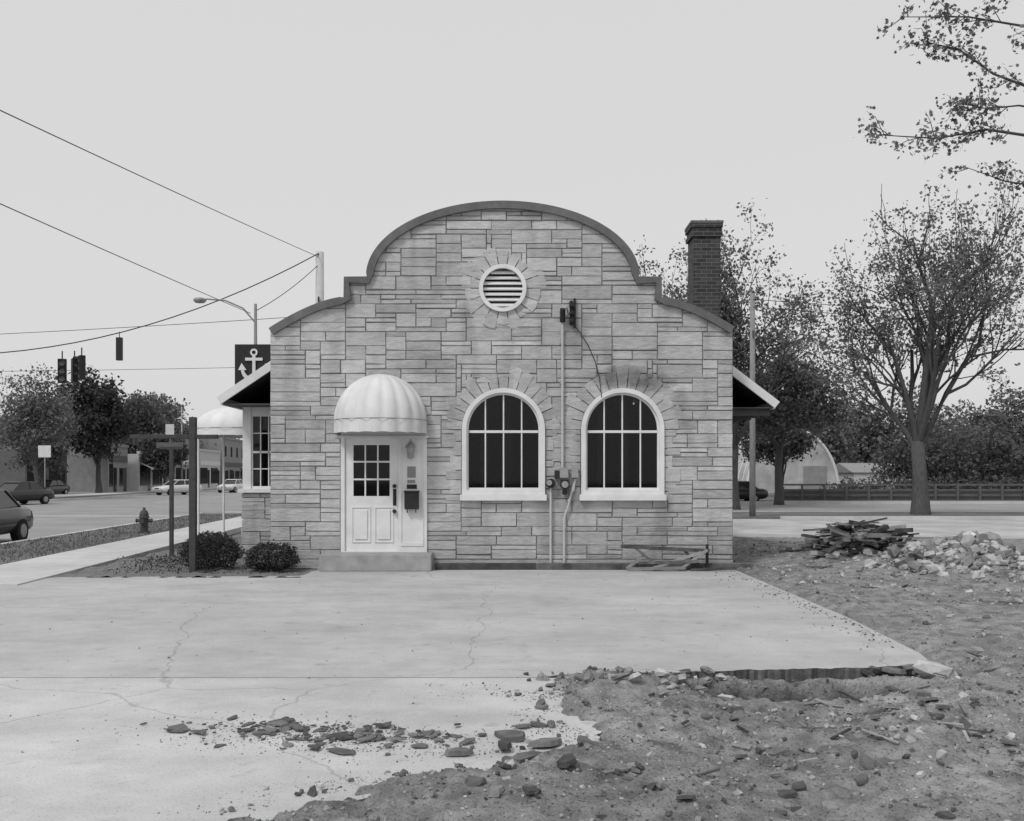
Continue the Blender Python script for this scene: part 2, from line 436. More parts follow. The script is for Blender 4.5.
D = empty('front_door'); D.parent = B
plate('surround', [rect(DX0, DX1, DZ0, DZ1), rect(-2.99, -2.03, DZ0+.03, 2.36)], FY+.02, .10, M_white, D)
s = MB(); s.box(-3.09,-1.49,FY-.06,FY+.08,2.33,2.37); s.box(-1.99,-1.97,FY-.045,FY-.028,.4,2.3); s.box(-1.60,-1.58,FY-.045,FY-.028,.4,2.3); s.box(-1.97,-1.60,FY-.043,FY-.028,.4,.46); s.box(-1.97,-1.60,FY-.043,FY-.028,2.24,2.3)
s.obj('trim', [M_white], D)
dl = [rect(-2.985, -2.035, .31, 2.355)]
for i in range(3):
    for j in range(3):
        a = -2.84+i*.225; b = 1.29+j*.315; dl.append(rect(a, a+.2, b, b+.285))
plate('door_leaf', dl, FY+.03, .045, M_white, D)
plate('door_glass', [rect(-2.86,-2.14,1.27,2.26)], FY+.045, .004, M_glass, D)
s = MB()
for a in (-2.87, -2.46):
    z0,z1 = .46,1.1; w_ = .34
    s.box(a,a+w_,FY-.008,FY+.008,z0,z0+.02); s.box(a,a+w_,FY-.008,FY+.008,z1-.02,z1); s.box(a,a+.02,FY-.008,FY+.008,z0+.02,z1-.02); s.box(a+w_-.02,a+w_,FY-.008,FY+.008,z0+.02,z1-.02)
    s.box(a+.06,a+w_-.06,FY-.014,FY+.008,z0+.06,z1-.06)
s.obj('door_panels', [M_white], D, bevel=.003)
s = MB(); s.tube([(-2.10,FY-.02,1.38),(-2.10,FY-.07,1.36),(-2.10,FY-.07,1.2),(-2.10,FY-.02,1.16)], .014, 8); s.tube([(-2.1,FY+.01,1.47),(-2.1,FY-.04,1.47)], .035, 12); s.tube([(-2.1,FY+.01,1.02),(-2.1,FY-.06,1.02)], .035, 12)
s.box(-2.13,-2.07,FY-.0,FY+.006,1.12,1.42)
s.obj('door_handle', [M_dark], D)
s = MB()
s.box(-1.91,-1.66,FY-.15,FY-.032,1.06,1.36); s.box(-1.92,-1.65,FY-.17,FY-.032,1.36,1.39); s.tube([(-1.86,FY-.1,1.0),(-1.86,FY-.14,1.02),(-1.86,FY-.14,1.06)],.01,6); s.tube([(-1.71,FY-.1,1.0),(-1.71,FY-.14,1.02),(-1.71,FY-.14,1.06)],.01,6)
s.box(-1.88,-1.70,FY-.036,FY-.031,1.42,1.5)
s.obj('mailbox', [M_dark], D, bevel=.006)
s = MB(); s.lathe((-1.80,FY-.14,1.98), [(0,.30),(.02,.28),(.09,.2),(.1,.18),(.075,.17),(.055,.0),(.03,-.02),(0,-.03)], 8); s.tube([(-1.80,FY-.03,2.18),(-1.80,FY-.14,2.3),(-1.8,FY-.14,2.24)], .012, 6)
s.obj('wall_lantern', [M_grey], D)
s = MB(); s.box(-1.87,-1.72,FY-.036,FY-.031,1.62,1.82); s.box(-1.87,-1.73,FY-.036,FY-.031,1.52,1.58); s.obj('notices', [M_wallM], D)
s = MB(); s.box(-3.34,-1.4,16.42,FY-.012,0,.29); s.obj('doorstep', [M_step], B, bevel=.015)

def canopy(name, parent, cx, y, rx, ry, z0, zs, zt, npan, full=False):
    m = MB(); NT = npan*6; NP = 12; vs = []
    a1 = 2*math.pi if full else math.pi
    for j in range(NP+2):
        for i in range(NT+1):
            t = a1*i/NT; cr_ = abs(math.cos(math.pi*i/6))
            bul = 1 - .05*cr_**5
            if j == 0: ph = 0; z = z0 + .012*cr_; bul = 1-.02*cr_**5
            else: ph = math.pi/2*(j-1)/NP; z = zs + (zt-zs)*math.sin(ph)
            c = math.cos(ph)*bul if j < NP+1 else 0
            vs.append((cx-rx*math.cos(t)*c, y-ry*math.sin(t)*c, z))
    fs = [(j*(NT+1)+i, j*(NT+1)+i+1, (j+1)*(NT+1)+i+1, (j+1)*(NT+1)+i) for j in range(NP+1) for i in range(NT)]
    m.add(vs, fs); m.obj(name, [M_fabric], parent, smooth=True)
    s = MB()
    for k in range(npan+1):
        t = a1*k/npan
        s.tube([(cx-rx*.942*math.cos(t)*math.cos(p), y-ry*.942*math.sin(t)*math.cos(p), zs-.01+(zt-zs)*.97*math.sin(p)) for p in [math.pi/2*q/8 for q in range(9)]], .009, 5)
    ringp = [(cx-rx*.94*math.cos(a1*q/24), y-ry*.94*math.sin(a1*q/24), zs-.02) for q in range(25)]
    s.tube(ringp, .012, 5); s.obj(name+'_frame', [M_grey], parent)
    s = MB(); rp = [(cx-rx*1.006*math.cos(a1*q/48), y-ry*1.006*math.sin(a1*q/48), zs-.0) for q in range(49)]; s.tube(rp, .006, 5); s.obj(name+'_piping', [M_wallM], parent)
canopy('door_canopy', B, -2.34, FY-.005, .83, .86, 2.40, 2.64, 3.47, 9)
canopy('street_canopy', B, -7.35, 25.5, 1.12, 1.12, 2.70, 2.9, 3.52, 12, True)
s = MB()
for px, py in ((-8.25,25.0),(-7.95,26.2),(-6.5,24.9),(-6.4,26.2)): s.tube([(px,py,-.05),(px,py,2.9)], .03, 8)
s.obj('street_canopy_posts', [M_white], B)
s = MB(); s.box(-6.5,-4.33,25.0,26.0,2.95,3.0); s.obj('street_canopy_link', [M_fabric], B)

s = MB()
s.box(XL+.04, XL+.3, FY+.331, 29, 0, 3.78); s.box(XR-.3, XR-.04, FY+.331, 29, 0, 3.80); s.box(XL+.301, XR-.301, 28.7, 28.99, 0, 4.265)
s.box(XL+.301, XR-.301, FY+.34, 28.69, .02, .25)
s.obj('body_walls', [M_mortar], B)
s = MB()
stones(s, FY+.34, 29, .1, 3.5, lambda u,v,d: (XR-.041+d, u, v), None, lambda a,b: False, 21)
stones(s, FY+.34, 29, .1, 3.5, lambda u,v,d: (XL+.041-d, 46.34-u, v), None, lambda a,b: (46.34-a) < 22.7 and (46.34-a) > 18.5, 22)
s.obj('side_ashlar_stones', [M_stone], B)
rf = MB()
def roofside(xe, ze, xi, zi, y0, y1, th=.07):
    rf.add([(xe,y0,ze),(xi,y0,zi),(xi,y1,zi),(xe,y1,ze),(xe,y0,ze+th),(xi,y0,zi+th),(xi,y1,zi+th),(xe,y1,ze+th)],
           [(0,1,2,3),(4,7,6,5),(0,4,5,1),(1,5,6,2),(2,6,7,3),(3,7,4,0)])
roofside(4.95, 3.04, 3.35, 4.27, 17.95, 29.6); roofside(-5.46, 3.12, -3.75, 4.27, 17.9, 29.6)
rf.box(-3.75, 3.35, FY+.34, 29.6, 4.27, 4.34)
rf.obj('roof', [M_roof], B, recalc=True)
s = MB()
s.beam((5.0,17.92,2.99),(3.6,17.92,4.06),.05,.15); s.beam((-5.51,17.87,3.07),(-3.9,17.87,4.15),.05,.15)
s.box(4.93,4.975,17.95,29.6,2.92,3.06); s.box(-5.5,-5.455,17.9,29.6,2.99,3.13)
s.obj('fascia', [M_white], B)
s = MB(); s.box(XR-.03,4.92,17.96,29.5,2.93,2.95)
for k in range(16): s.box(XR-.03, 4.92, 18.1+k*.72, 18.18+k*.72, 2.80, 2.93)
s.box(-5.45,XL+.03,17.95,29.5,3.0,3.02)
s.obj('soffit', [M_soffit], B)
s = MB(); s.box(3.63,4.17,19,19.6,0,6.44); s.box(3.59,4.20,18.96,19.64,6.44,6.53); s.box(3.61,4.19,18.98,19.62,6.53,6.62); s.box(3.58,4.21,18.95,19.65,6.62,6.70); s.obj('chimney', [M_brick], B)
s = MB(); s.box(3.57,4.22,18.94,19.66,6.70,6.75); s.lathe((3.9,19.3,6.75), [(.16,0),(.14,.06),(.1,.06),(.1,0)], 12); s.obj('chimney_cap', [M_coping], B)
s = MB(); s.box(-5.28,XL+.03,18.64,22.6,0,1.32); s.obj('bay_base', [M_mortar], B)
s = MB(); stones(s, -5.30, -4.2, .05, 1.31, lambda u,v,d: (u,18.64-d,v), None, lambda a,b: False, 31)
stones(s, 18.62, 22.6, .05, 1.31, lambda u,v,d: (-5.28-d, 41.22-u, v), None, lambda a,b: False, 32)
s.obj('bay_stones', [M_stone], B)
s = MB(); s.box(-5.36,XL+.03,18.55,22.66,1.325,1.40)
s.box(-5.28,-5.12,18.62,22.6,1.40,3.0); s.box(-5.119,-4.3,18.64,22.5,2.86,3.0)
s.box(-4.62,-4.3,18.64,22.5,1.40,2.86)
s.box(-5.119,-5.09,18.65,18.7,1.40,2.86); s.box(-5.09,-4.62,18.65,18.7,1.4,1.45); s.box(-5.09,-4.62,18.66,18.7,2.10,2.14); s.box(-5.09,-4.62,18.65,18.7,2.82,2.86)
s.box(-4.95,-4.93,18.66,18.69,1.45,2.82); s.box(-4.79,-4.77,18.66,18.69,1.45,2.82)
for z in (1.78, 2.48): s.box(-5.09,-4.62,18.665,18.685,z,z+.02)
s.obj('bay_window_frame', [M_white], B)
s = MB(); s.box(-5.11,-4.62,18.71,18.715,1.4,2.86); s.obj('bay_glass', [M_glass], B)
s = MB(); s.box(-5.11,-4.62,19.2,19.22,1.4,2.86); s.obj('bay_curtain', [M_curt], B)

E = empty('electrical_service'); E.parent = B
s = MB()
y = FY-.05
for z in (1.9,2.6,3.3,4.0): s.box(.85,.95,FY-.03,FY+.0,z,z+.03,1)
s.tube([(.93,y,.02),(.93,y,.9),(.96,y,1.0),(1.0,y,1.1),(1.06,y,1.35),(1.14,y,1.6)], .02, 8, 2)
s.tube([(.69,y,.02),(.69,y,1.5)], .02, 8, 2)
s.tube([(.90,y,1.7),(.90,y,4.50),(.92,y-.02,4.62),(.97,y-.12,4.64)], .022, 8, 2)
s.tube([(.69,y,1.52),(.69,y-.07,1.52)], .085, 16, 0); s.tube([(.66,y,1.53),(.66,y-.12,1.53)], .05, 16, 1)
s.tube([(.94,y,1.50),(.94,y-.07,1.50)], .085, 16, 0); s.tube([(.94,y-.07,1.50),(.94,y-.13,1.50)], .06, 16, 1)
s.tube([(.94,y,1.36),(.94,y-.05,1.36)], .05, 12, 0)
s.box(.85,1.0,FY-.12,FY-.01,1.62,1.80,1); s.box(1.06,1.18,FY-.12,FY-.01,1.62,1.8,1); s.box(.76,.84,FY-.1,FY-.01,1.6,1.75,0)
s.tube([(1.12,y,1.6),(1.10,y,1.4),(1.0,y,1.2)], .018, 8, 2)
s.tube([(.90,y,4.4),(.90,y-.1,4.62)], .05, 10, 0)
for z in (4.42,4.56,4.70): s.tube([(1.06,FY,z),(1.06,FY-.12,z)], .04, 10, 0)
s.box(1.03,1.09,FY-.03,FY+.0,4.35,4.78,0); s.box(1.10,1.14,FY-.05,FY,4.3,4.82,0)
s.tube([(1.06,y,4.40),(1.22,y,4.2),(1.36,y,3.98),(1.48,y,3.7),(1.56,y,3.4),(1.60,y,3.05)], .008, 5, 0)
s.tube([(.97,y-.12,4.64),(1.0,y-.1,4.5),(1.06,y-.08,4.56)], .01, 5, 0)
s.obj('conduit_and_meters', [M_dark, M_grey, M_wallL], E)
s = MB()
x = -1.36
while x < 4.2:
    l = R.uniform(1.3,2.1); x1 = min(x+l, 4.25); s.obox(((x+x1)/2, 16.78, .055), (x1-x-.015, .16, .11), Euler((0,0,R.uniform(-.006,.006))).to_matrix()); x = x1
s.obj('railroad_tie_edging', [M_wood], None, bevel=.01)

s = MB()
def bm_(a,b,w=.05,h=.045,mi=0): s.beam(a,b,w,h,mi)
bm_((1.90,16.6,.42),(3.45,16.62,.34),.07,.06); bm_((2.0,16.62,.03),(2.5,16.6,.40),mi=1); bm_((2.6,16.55,.03),(2.15,16.6,.40)); bm_((2.45,16.5,.05),(3.3,16.55,.32),mi=1); bm_((3.35,16.6,.02),(3.0,16.62,.36)); bm_((2.9,16.5,.02),(3.4,16.55,.36),mi=1); bm_((2.2,16.5,.14),(3.25,16.5,.17)); bm_((3.1,16.45,.02),(3.9,16.5,.05)); bm_((3.43,16.7,.0),(3.43,16.7,.45)); bm_((2.0,16.48,.04),(3.0,16.44,.06),mi=1)
s.obj('broken_trestle', [M_wood, M_woodl])

# ------------------------------------------------------------------ ground
def sm(a, b, t):
    t = max(0, min(1, (t-a)/(b-a))); return t*t*(3-2*t)
def fr(x, y, s, o=0): return noise.fractal(Vector((x*s+o, y*s-o, o*.7)), .8, 2.1, 5)
def lerp_tab(tab, t):
    if t <= tab[0][0]: return tab[0][1]
    for (a, va), (b, vb) in zip(tab, tab[1:]):
        if t <= b: return va+(vb-va)*(t-a)/(b-a)
    return tab[-1][1]
EX = [(0,-1.8),(4.4,-1.35),(5.0,-.85),(5.4,-.1),(5.75,.4),(6.4,.42),(7.0,.3),(7.7,.15),(8.3,.9)]
def gh(x, y):
    if x < -4 or x > 24 or y > 30 or y < -3: return -.15
    n = fr(x, y, 1.3, 3) + .45*fr(x, y, 5, 8)
    m1 = sm(-.10,.16, x-lerp_tab(EX, y)+.24*n)*sm(-.03,.10, 8.12+.06*n-y)
    m2 = sm(-.1,.4, x-3.75+.22*n)
    m = max(m1, m2)
    if m <= 0: return -.15
    h = .01 + .04*fr(x,y,.9,9) + .028*fr(x,y,3.1,5) + .032*abs(fr(x,y,8,1))
    if y < 9.5:
        c = noise.noise(Vector((x*14, y*14, 2.))); h += .016*max(0, c)*2
        h += -.03*sm(.8,1.4,x)*(1-sm(3.6,4.2,x)) + .012*(1-sm(.2,1.2,x))
        q = (x-2.25)**2/.8+(y-7.5)**2/.16 + .5*fr(x,y,3,3)
        h -= .34*(1-sm(.45,1.25,q))
        h -= .08*math.exp(-((y-7.98)/.14)**2)*sm(.9,1.5,x)*(1-sm(3.3,3.9,x))
        h += .05*math.exp(-((x-3.1)**2/.8+(y-6.7)**2/.10)) + .03*math.exp(-((x-.7)**2/.3+(y-5.0)**2/.3)) + .05*math.exp(-((x-.9)**2/.12+(y-7.3)**2/.12))
    h += .46*math.exp(-((x-7.9)**2/.9+(y-16.4)**2/1.8)) + .24*math.exp(-((x-6.5)**2/2.0+(y-18.6)**2/2))
    m *= (1-sm(24,30,y))*(1-sm(20,24,x))
    return -.15 + (h+.15)*m
def axis(segs):
    a = []
    for s0, s1, st in segs:
        n = max(1, int(round((s1-s0)/st)))
        a += [s0+(s1-s0)*i/n for i in range(n)]
    a.append(segs[-1][1]); return a
gx = axis([(-900,-100,200),(-100,-10,15),(-10,-2.5,1.5),(-2.5,5,.034),(5,10,.1),(10,24,.7),(24,100,15),(100,900,200)])
gy = axis([(-200,-4,40),(-4,3.8,.6),(3.8,8.6,.03),(8.6,20,.1),(20,30,.6),(30,200,20),(200,1500,260)])
gv = [(x, y, gh(x,y)) for y in gy for x in gx]; nx = len(gx)
gf = [(j*nx+i, j*nx+i+1, (j+1)*nx+i+1, (j+1)*nx+i) for j in range(len(gy)-1) for i in range(nx-1)]
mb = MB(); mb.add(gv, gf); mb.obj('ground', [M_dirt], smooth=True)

# rear pavement: built as columns between x-stations so the ragged edge can never fold over itself
def redge(x):
    b = lerp_tab([(.2,7.78),(.75,8.02),(1.3,7.98),(2.0,8.07),(2.8,8.15),(3.5,8.28),(3.7,8.4),(3.82,8.9),(3.9,11)], x)
    return b if x <= .2 else b + min(1,(x-.2)/.3)*(.05*fr(x,0,2.2,4)+.03*fr(x,1,9,2))
m = MB(); xsn = [-9.4,-7.35,-3.5,-3.45] + [0.2+.03*i for i in range(0,121)]
xsn = sorted(set(round(v,4) for v in xsn if v <= 3.82)) + [3.86,3.92]
bk_ = lambda x: lerp_tab([(-9.4,14.2),(-7.35,15.5),(-3.5,15.7),(-3.45,17.02),(4,17.02)], x)
for a, b in zip(xsn, xsn[1:]):
    m.add([(a,redge(a),0),(b,redge(b),0),(b,bk_(b),0),(a,bk_(a),0)], [(0,1,2,3)], 0)
    m.add([(a,redge(a),0),(b,redge(b),0),(b,redge(b)+.01,-.13),(a,redge(a)+.01,-.13)], [(0,3,2,1)], 1)
m.add([(3.92,redge(3.92),0),(3.92,17.02,0),(3.92,17.02,-.13),(3.92,redge(3.92),-.13)], [(0,3,2,1)], 1)
m.obj('concrete_pavement', [M_conc, M_tar])
# front pavement: rows
def fedge(y): return lerp_tab(EX, y)+.2+.11*fr(0,y,2.2,6)+.07*fr(1,y,9,3)
m = MB(); ysn = [1.0,2.0,3.0,4.0]+[4.0+.03*i for i in range(1,125)]+[7.765]
for a, b in zip(ysn, ysn[1:]):
    m.add([(-12,a,0),(fedge(a),a,0),(fedge(b),b,0),(-12,b,0)], [(0,1,2,3)], 0)
    m.add([(fedge(a),a,0),(fedge(a),a,-.13),(fedge(b),b,-.13),(fedge(b),b,0)], [(0,1,2,3)], 1)
m.add([(-12,7.765,0),(fedge(7.765),7.765,0),(fedge(7.765),7.765,-.13),(-12,7.765,-.13)], [(0,1,2,3)], 1)
m.obj('concrete_pavement', [M_conc2, M_edge])
m = MB(); gb = []
for j in range(40):
    for i in range(30):
        x = -7.6+i*.147; y = 15.42+j*.25; gb.append((x, y, .0+.05*fr(x,y,2.5,2)+.02*math.sin(i*3.)))
m.add(gb, [(j*30+i,j*30+i+1,(j+1)*30+i+1,(j+1)*30+i) for j in range(39) for i in range(29)]); m.obj('planting_bed', [M_mulch], smooth=True)

SK = -.075
def xk(x0, y): return x0+SK*(y-17)
def strip(mb, xa, xb, y0, y1, z, mi=0, zb=None):
    poly = [(xk(xa,y0),y0),(xk(xb,y0),y0),(xk(xb,y1),y1),(xk(xa,y1),y1)]
    if zb is None: mb.add([(x,y,z) for x,y in poly], [(0,1,2,3)], mi)
    else: mb.slab(poly, zb, z, mi)
m = MB(); strip(m, -28, -11.9, -20, 420, -.10)
m.add([(-120,43,-.104),(-13.8,43,-.104),(-13.8,58,-.104),(-120,58,-.104)], [(0,1,2,3)]); m.add([(-14.5,43,-.108),(90,43,-.108),(90,60,-.108),(-14.5,60,-.108)], [(0,1,2,3)])
m.obj('road', [M_asph])
m = MB()
for yy in range(-10, 41, 8): strip(m, -20.05, -19.9, yy, yy+4, -.094)
for yy in range(62, 300, 8): strip(m, -20.05, -19.9, yy, yy+4, -.094)
strip(m, -27.5, -12.2, 41.2, 41.7, -.093)
m.obj('road_marking', [M_line])
m = MB(); strip(m, -11.9, -11.72, -20, 42, .03, zb=-.14); strip(m, -11.9, -11.72, 61, 300, .03, zb=-.14); strip(m, -28.2, -28.0, -20, 42, .03, zb=-.14); strip(m, -28.2, -28.0, 59, 300, .03, zb=-.14)
m.obj('kerb', [M_walk])
m = MB(); yy = 14.3
while yy < 42:
    strip(m, -9.35, -7.65, yy, yy+1.48, .02, zb=-.14); yy += 1.5
m.obj('sidewalk', [M_walk])
m = MB(); strip(m, -11.72, -9.35, -20, 42, .005, zb=-.14); strip(m, -31, -28.2, 59, 300, .0, zb=-.14); m.obj('grass_verge', [M_grass])
m = MB(); strip(m, -40, -31, 59, 300, .02, zb=-.14); m.obj('sidewalk', [M_walk])
m = MB(); m.box(4.6,60,23.2,37.2,-.16,-.03); m.obj('parking_lot', [M_lot])
m = MB(); m.box(-7.4,90,37.21,42.8,-.16,.03); m.obj('grass_strip', [M_grass])
m = MB(); m.box(10.5,60,37.0,37.2,-.1,.08); m.box(-13,90,42.81,43.0,-.15,.05); m.box(-13,90,60.0,60.2,-.15,.05); m.obj('kerb', [M_walk])
m = MB(); m.box(-13.5,200,60.21,130,-.16,.02); m.box(-200,-41,60,160,-.16,.01); m.obj('grass_field', [M_grass])

# ------------------------------------------------------------------ debris
g = MB(); rg = random.Random(77)
for k in range(24000):
    if k % 3 == 0: x = rg.uniform(3.2, 11); y = rg.uniform(8, 24)
    else: x = rg.uniform(-2.2, 6); y = rg.uniform(4.2, 8.6)
    if noise.noise(Vector((x*1.6,y*1.6,3)))+.4*rg.random() < .0: continue
    z = gh(x, y)
    if z < -.12 and not (1 < x < 3.4 and y > 7): continue
    if z < -.1 and rg.random() < .7: continue
    sz = rg.choices((.010,.016,.022,.032,.05),(6,5,3,1.2,.4))[0]*(1 if y < 9 else 1.7)
    g.chunk((x, y, z+sz*.05), sz, 0, rg)
for k in range(2800):
    y = rg.uniform(4.6, 7.6); x = lerp_tab(EX, y)+.2-abs(rg.gauss(0,.36))
    if noise.noise(Vector((x*3,y*3,1))) < -.05: continue
    sz = rg.choices((.006,.010,.016,.025,.04),(6,4,1.5,.4,.15))[0]; g.chunk((x,y,sz*.2), sz, 0, rg)
for k in range(1500):
    x = rg.gauss(-1.1,.55); y = rg.gauss(6.0,.2)-.15*(x+1.1); sz = rg.choice((.006,.009,.013)); g.chunk((x,y,sz*.2), sz, 0, rg)
for k in range(300):
    x = 3.85-abs(rg.gauss(0,.22)); y = rg.uniform(9,16.5); sz = rg.choice((.012,.02,.03)); g.chunk((x,y,sz*.2), sz, 0, rg)
for k in range(200):
    x = rg.uniform(-6,3.5); y = rg.uniform(5,16); sz = rg.choice((.008,.012,.02)); g.chunk((x,y,sz*.2), sz, 0, rg)
g.obj('gravel', [M_grav])

def flake(mb, x, y, z, r, mi=0, th=.02, tilt=.12, rnd=R):
    n = rnd.randint(5,9); rot = Euler((rnd.uniform(-tilt,tilt), rnd.uniform(-tilt,tilt), rnd.uniform(0,6))).to_matrix()
    asp = rnd.uniform(.3,.8)
    p = [(math.cos(6.283*i/n+rnd.uniform(-.3,.3))*r*rnd.uniform(.5,1.15), math.sin(6.283*i/n)*r*asp*rnd.uniform(.5,1.15)) for i in range(n)]
    vs = [Vector((x,y,z))+rot@Vector((a*.93,b*.93,th/2)) for a,b in p]+[Vector((x,y,z))+rot@Vector((a,b,-th/2)) for a,b in p]
    mb.add(vs, [list(range(n)), list(range(2*n-1,n-1,-1))]+[(i,i+n,(i+1)%n+n,(i+1)%n) for i in range(n)], mi)
m = MB(); rf_ = random.Random(31)
for k in range(240):
    x = rf_.gauss(-1.15,.5); flake(m, x, rf_.gauss(6.05,.15)-.15*(x+1.1), rf_.choice((.006,.012,.02)), rf_.choices((.015,.025,.045,.075,.11),(6,5,3,1.6,.7))[0], 0, .008, .10, rf_)
for k in range(300):
    y = rf_.uniform(4.5,8.0); x = rf_.uniform(lerp_tab(EX,y)-.25, 5.2); flake(m, x, y, max(gh(x,y),0 if x < lerp_tab(EX,y)+.1 else -.3)+.012, rf_.choices((.02,.035,.06,.09),(5,4,2,.9))[0], 0, .018, .4, rf_)
for (x,y,r_) in ((.0,5.95,.14),(.1,5.5,.13),(-.3,5.6,.1),(.3,5.2,.15),(3.0,7.0,.12),(1.5,6.6,.1),(.2,5.8,.12),(.45,5.6,.14),(-.05,5.75,.14)):
    flake(m, x, y, max(gh(x,y),0)+.025, r_, 0, .03, .22, rf_)
for k in range(16):
    x = rf_.choice((rf_.uniform(.6,1.5), rf_.uniform(3.0,3.7))); y = 7.98+.09*x-.05+rf_.gauss(0,.05); flake(m, x, y-.1, -.015+rf_.uniform(-.02,.02), rf_.uniform(.05,.16), 0, .03, .3, rf_)
m.obj('broken_asphalt', [M_tar])
m = MB()
for k in range(110):
    y = rf_.uniform(4.7,8.0); x = rf_.uniform(lerp_tab(EX,y)+.1, 5.5); m.chunk((x,y,gh(x,y)+.01), rf_.choice((.03,.05,.07,.1)), 0, rf_, .5)
for k in range(26):
    x = rf_.gauss(1.3,.35); y = rf_.gauss(7.6,.2); m.chunk((x,y,gh(x,y)+.02), rf_.choice((.05,.08,.12,.16)), 0, rf_, .5)
for (x,y,s_) in ((3.55,8.0,.34),(1.2,7.6,.16),(1.35,7.55,.2),(2.9,7.75,.16),(1.6,7.8,.15),(4.2,8.6,.22),(.95,7.3,.14),(1.1,7.0,.16),(2.9,5.4,.1)):
    m.chunk((x,y,gh(x,y)+.05), s_, 0, rf_, .35)
m.obj('broken_concrete', [M_chunk])
m = MB()
for k in range(900):
    x = rf_.gauss(7.9,.7); y = rf_.gauss(16.5,.9); z = gh(x,y); s_ = rf_.choices((.07,.11,.16,.22,.32),(4,4,3,1.3,.5))[0]; m.chunk((x,y,z+s_*.2*rf_.uniform(.2,1.6)), s_, 0, rf_, .6)
for k in range(330):
    x = rf_.uniform(4.1,10); y = rf_.uniform(12.5,22); s_ = rf_.choice((.04,.06,.09,.12)); m.chunk((x,y,gh(x,y)+s_*.1), s_, 0, rf_, .5)
m.obj('rubble_pile', [M_chunk])
m = MB()
for k in range(230):
    x = rf_.gauss(6.75,.46); y = rf_.gauss(18.6,.45); q = math.exp(-((x-6.75)**2/.6)); z = gh(x,y)+rf_.uniform(.02,.46)*q+.02
    L_ = rf_.uniform(.2,1.2); a = rf_.gauss(.2,.9); t = max(-.4, min(.4, rf_.gauss(0,.2)))
    dv = Vector((math.cos(a)*math.cos(t), math.sin(a)*math.cos(t), math.sin(t)))*L_/2
    w_ = rf_.choice((.03,.05,.08,.13)); m.beam(Vector((x,y,z))-dv, Vector((x,y,z))+dv, w_, rf_.choice((.02,.03,.05,.08)), 0 if rf_.random() < .72 else 1)
m.obj('lumber_pile', [M_wood, M_woodl])
m = MB()
for k in range(90):
    near = k < 55
    y = rf_.uniform(5,8) if near else rf_.uniform(12,20); x = rf_.uniform(.6,4.5) if near else rf_.uniform(5,9)
    a = rf_.uniform(0,3.14); L_ = rf_.uniform(.06,.3)*(1 if near else 2); z = gh(x,y)+.02; dv = Vector((math.cos(a), math.sin(a), rf_.uniform(-.05,.08)))*L_/2
    m.beam(Vector((x,y,z))-dv, Vector((x,y,z))+dv, .02*(1 if near else 2), .008, rf_.choice((0,1)))
m.obj('scrap_wood', [M_wood, M_woodl])

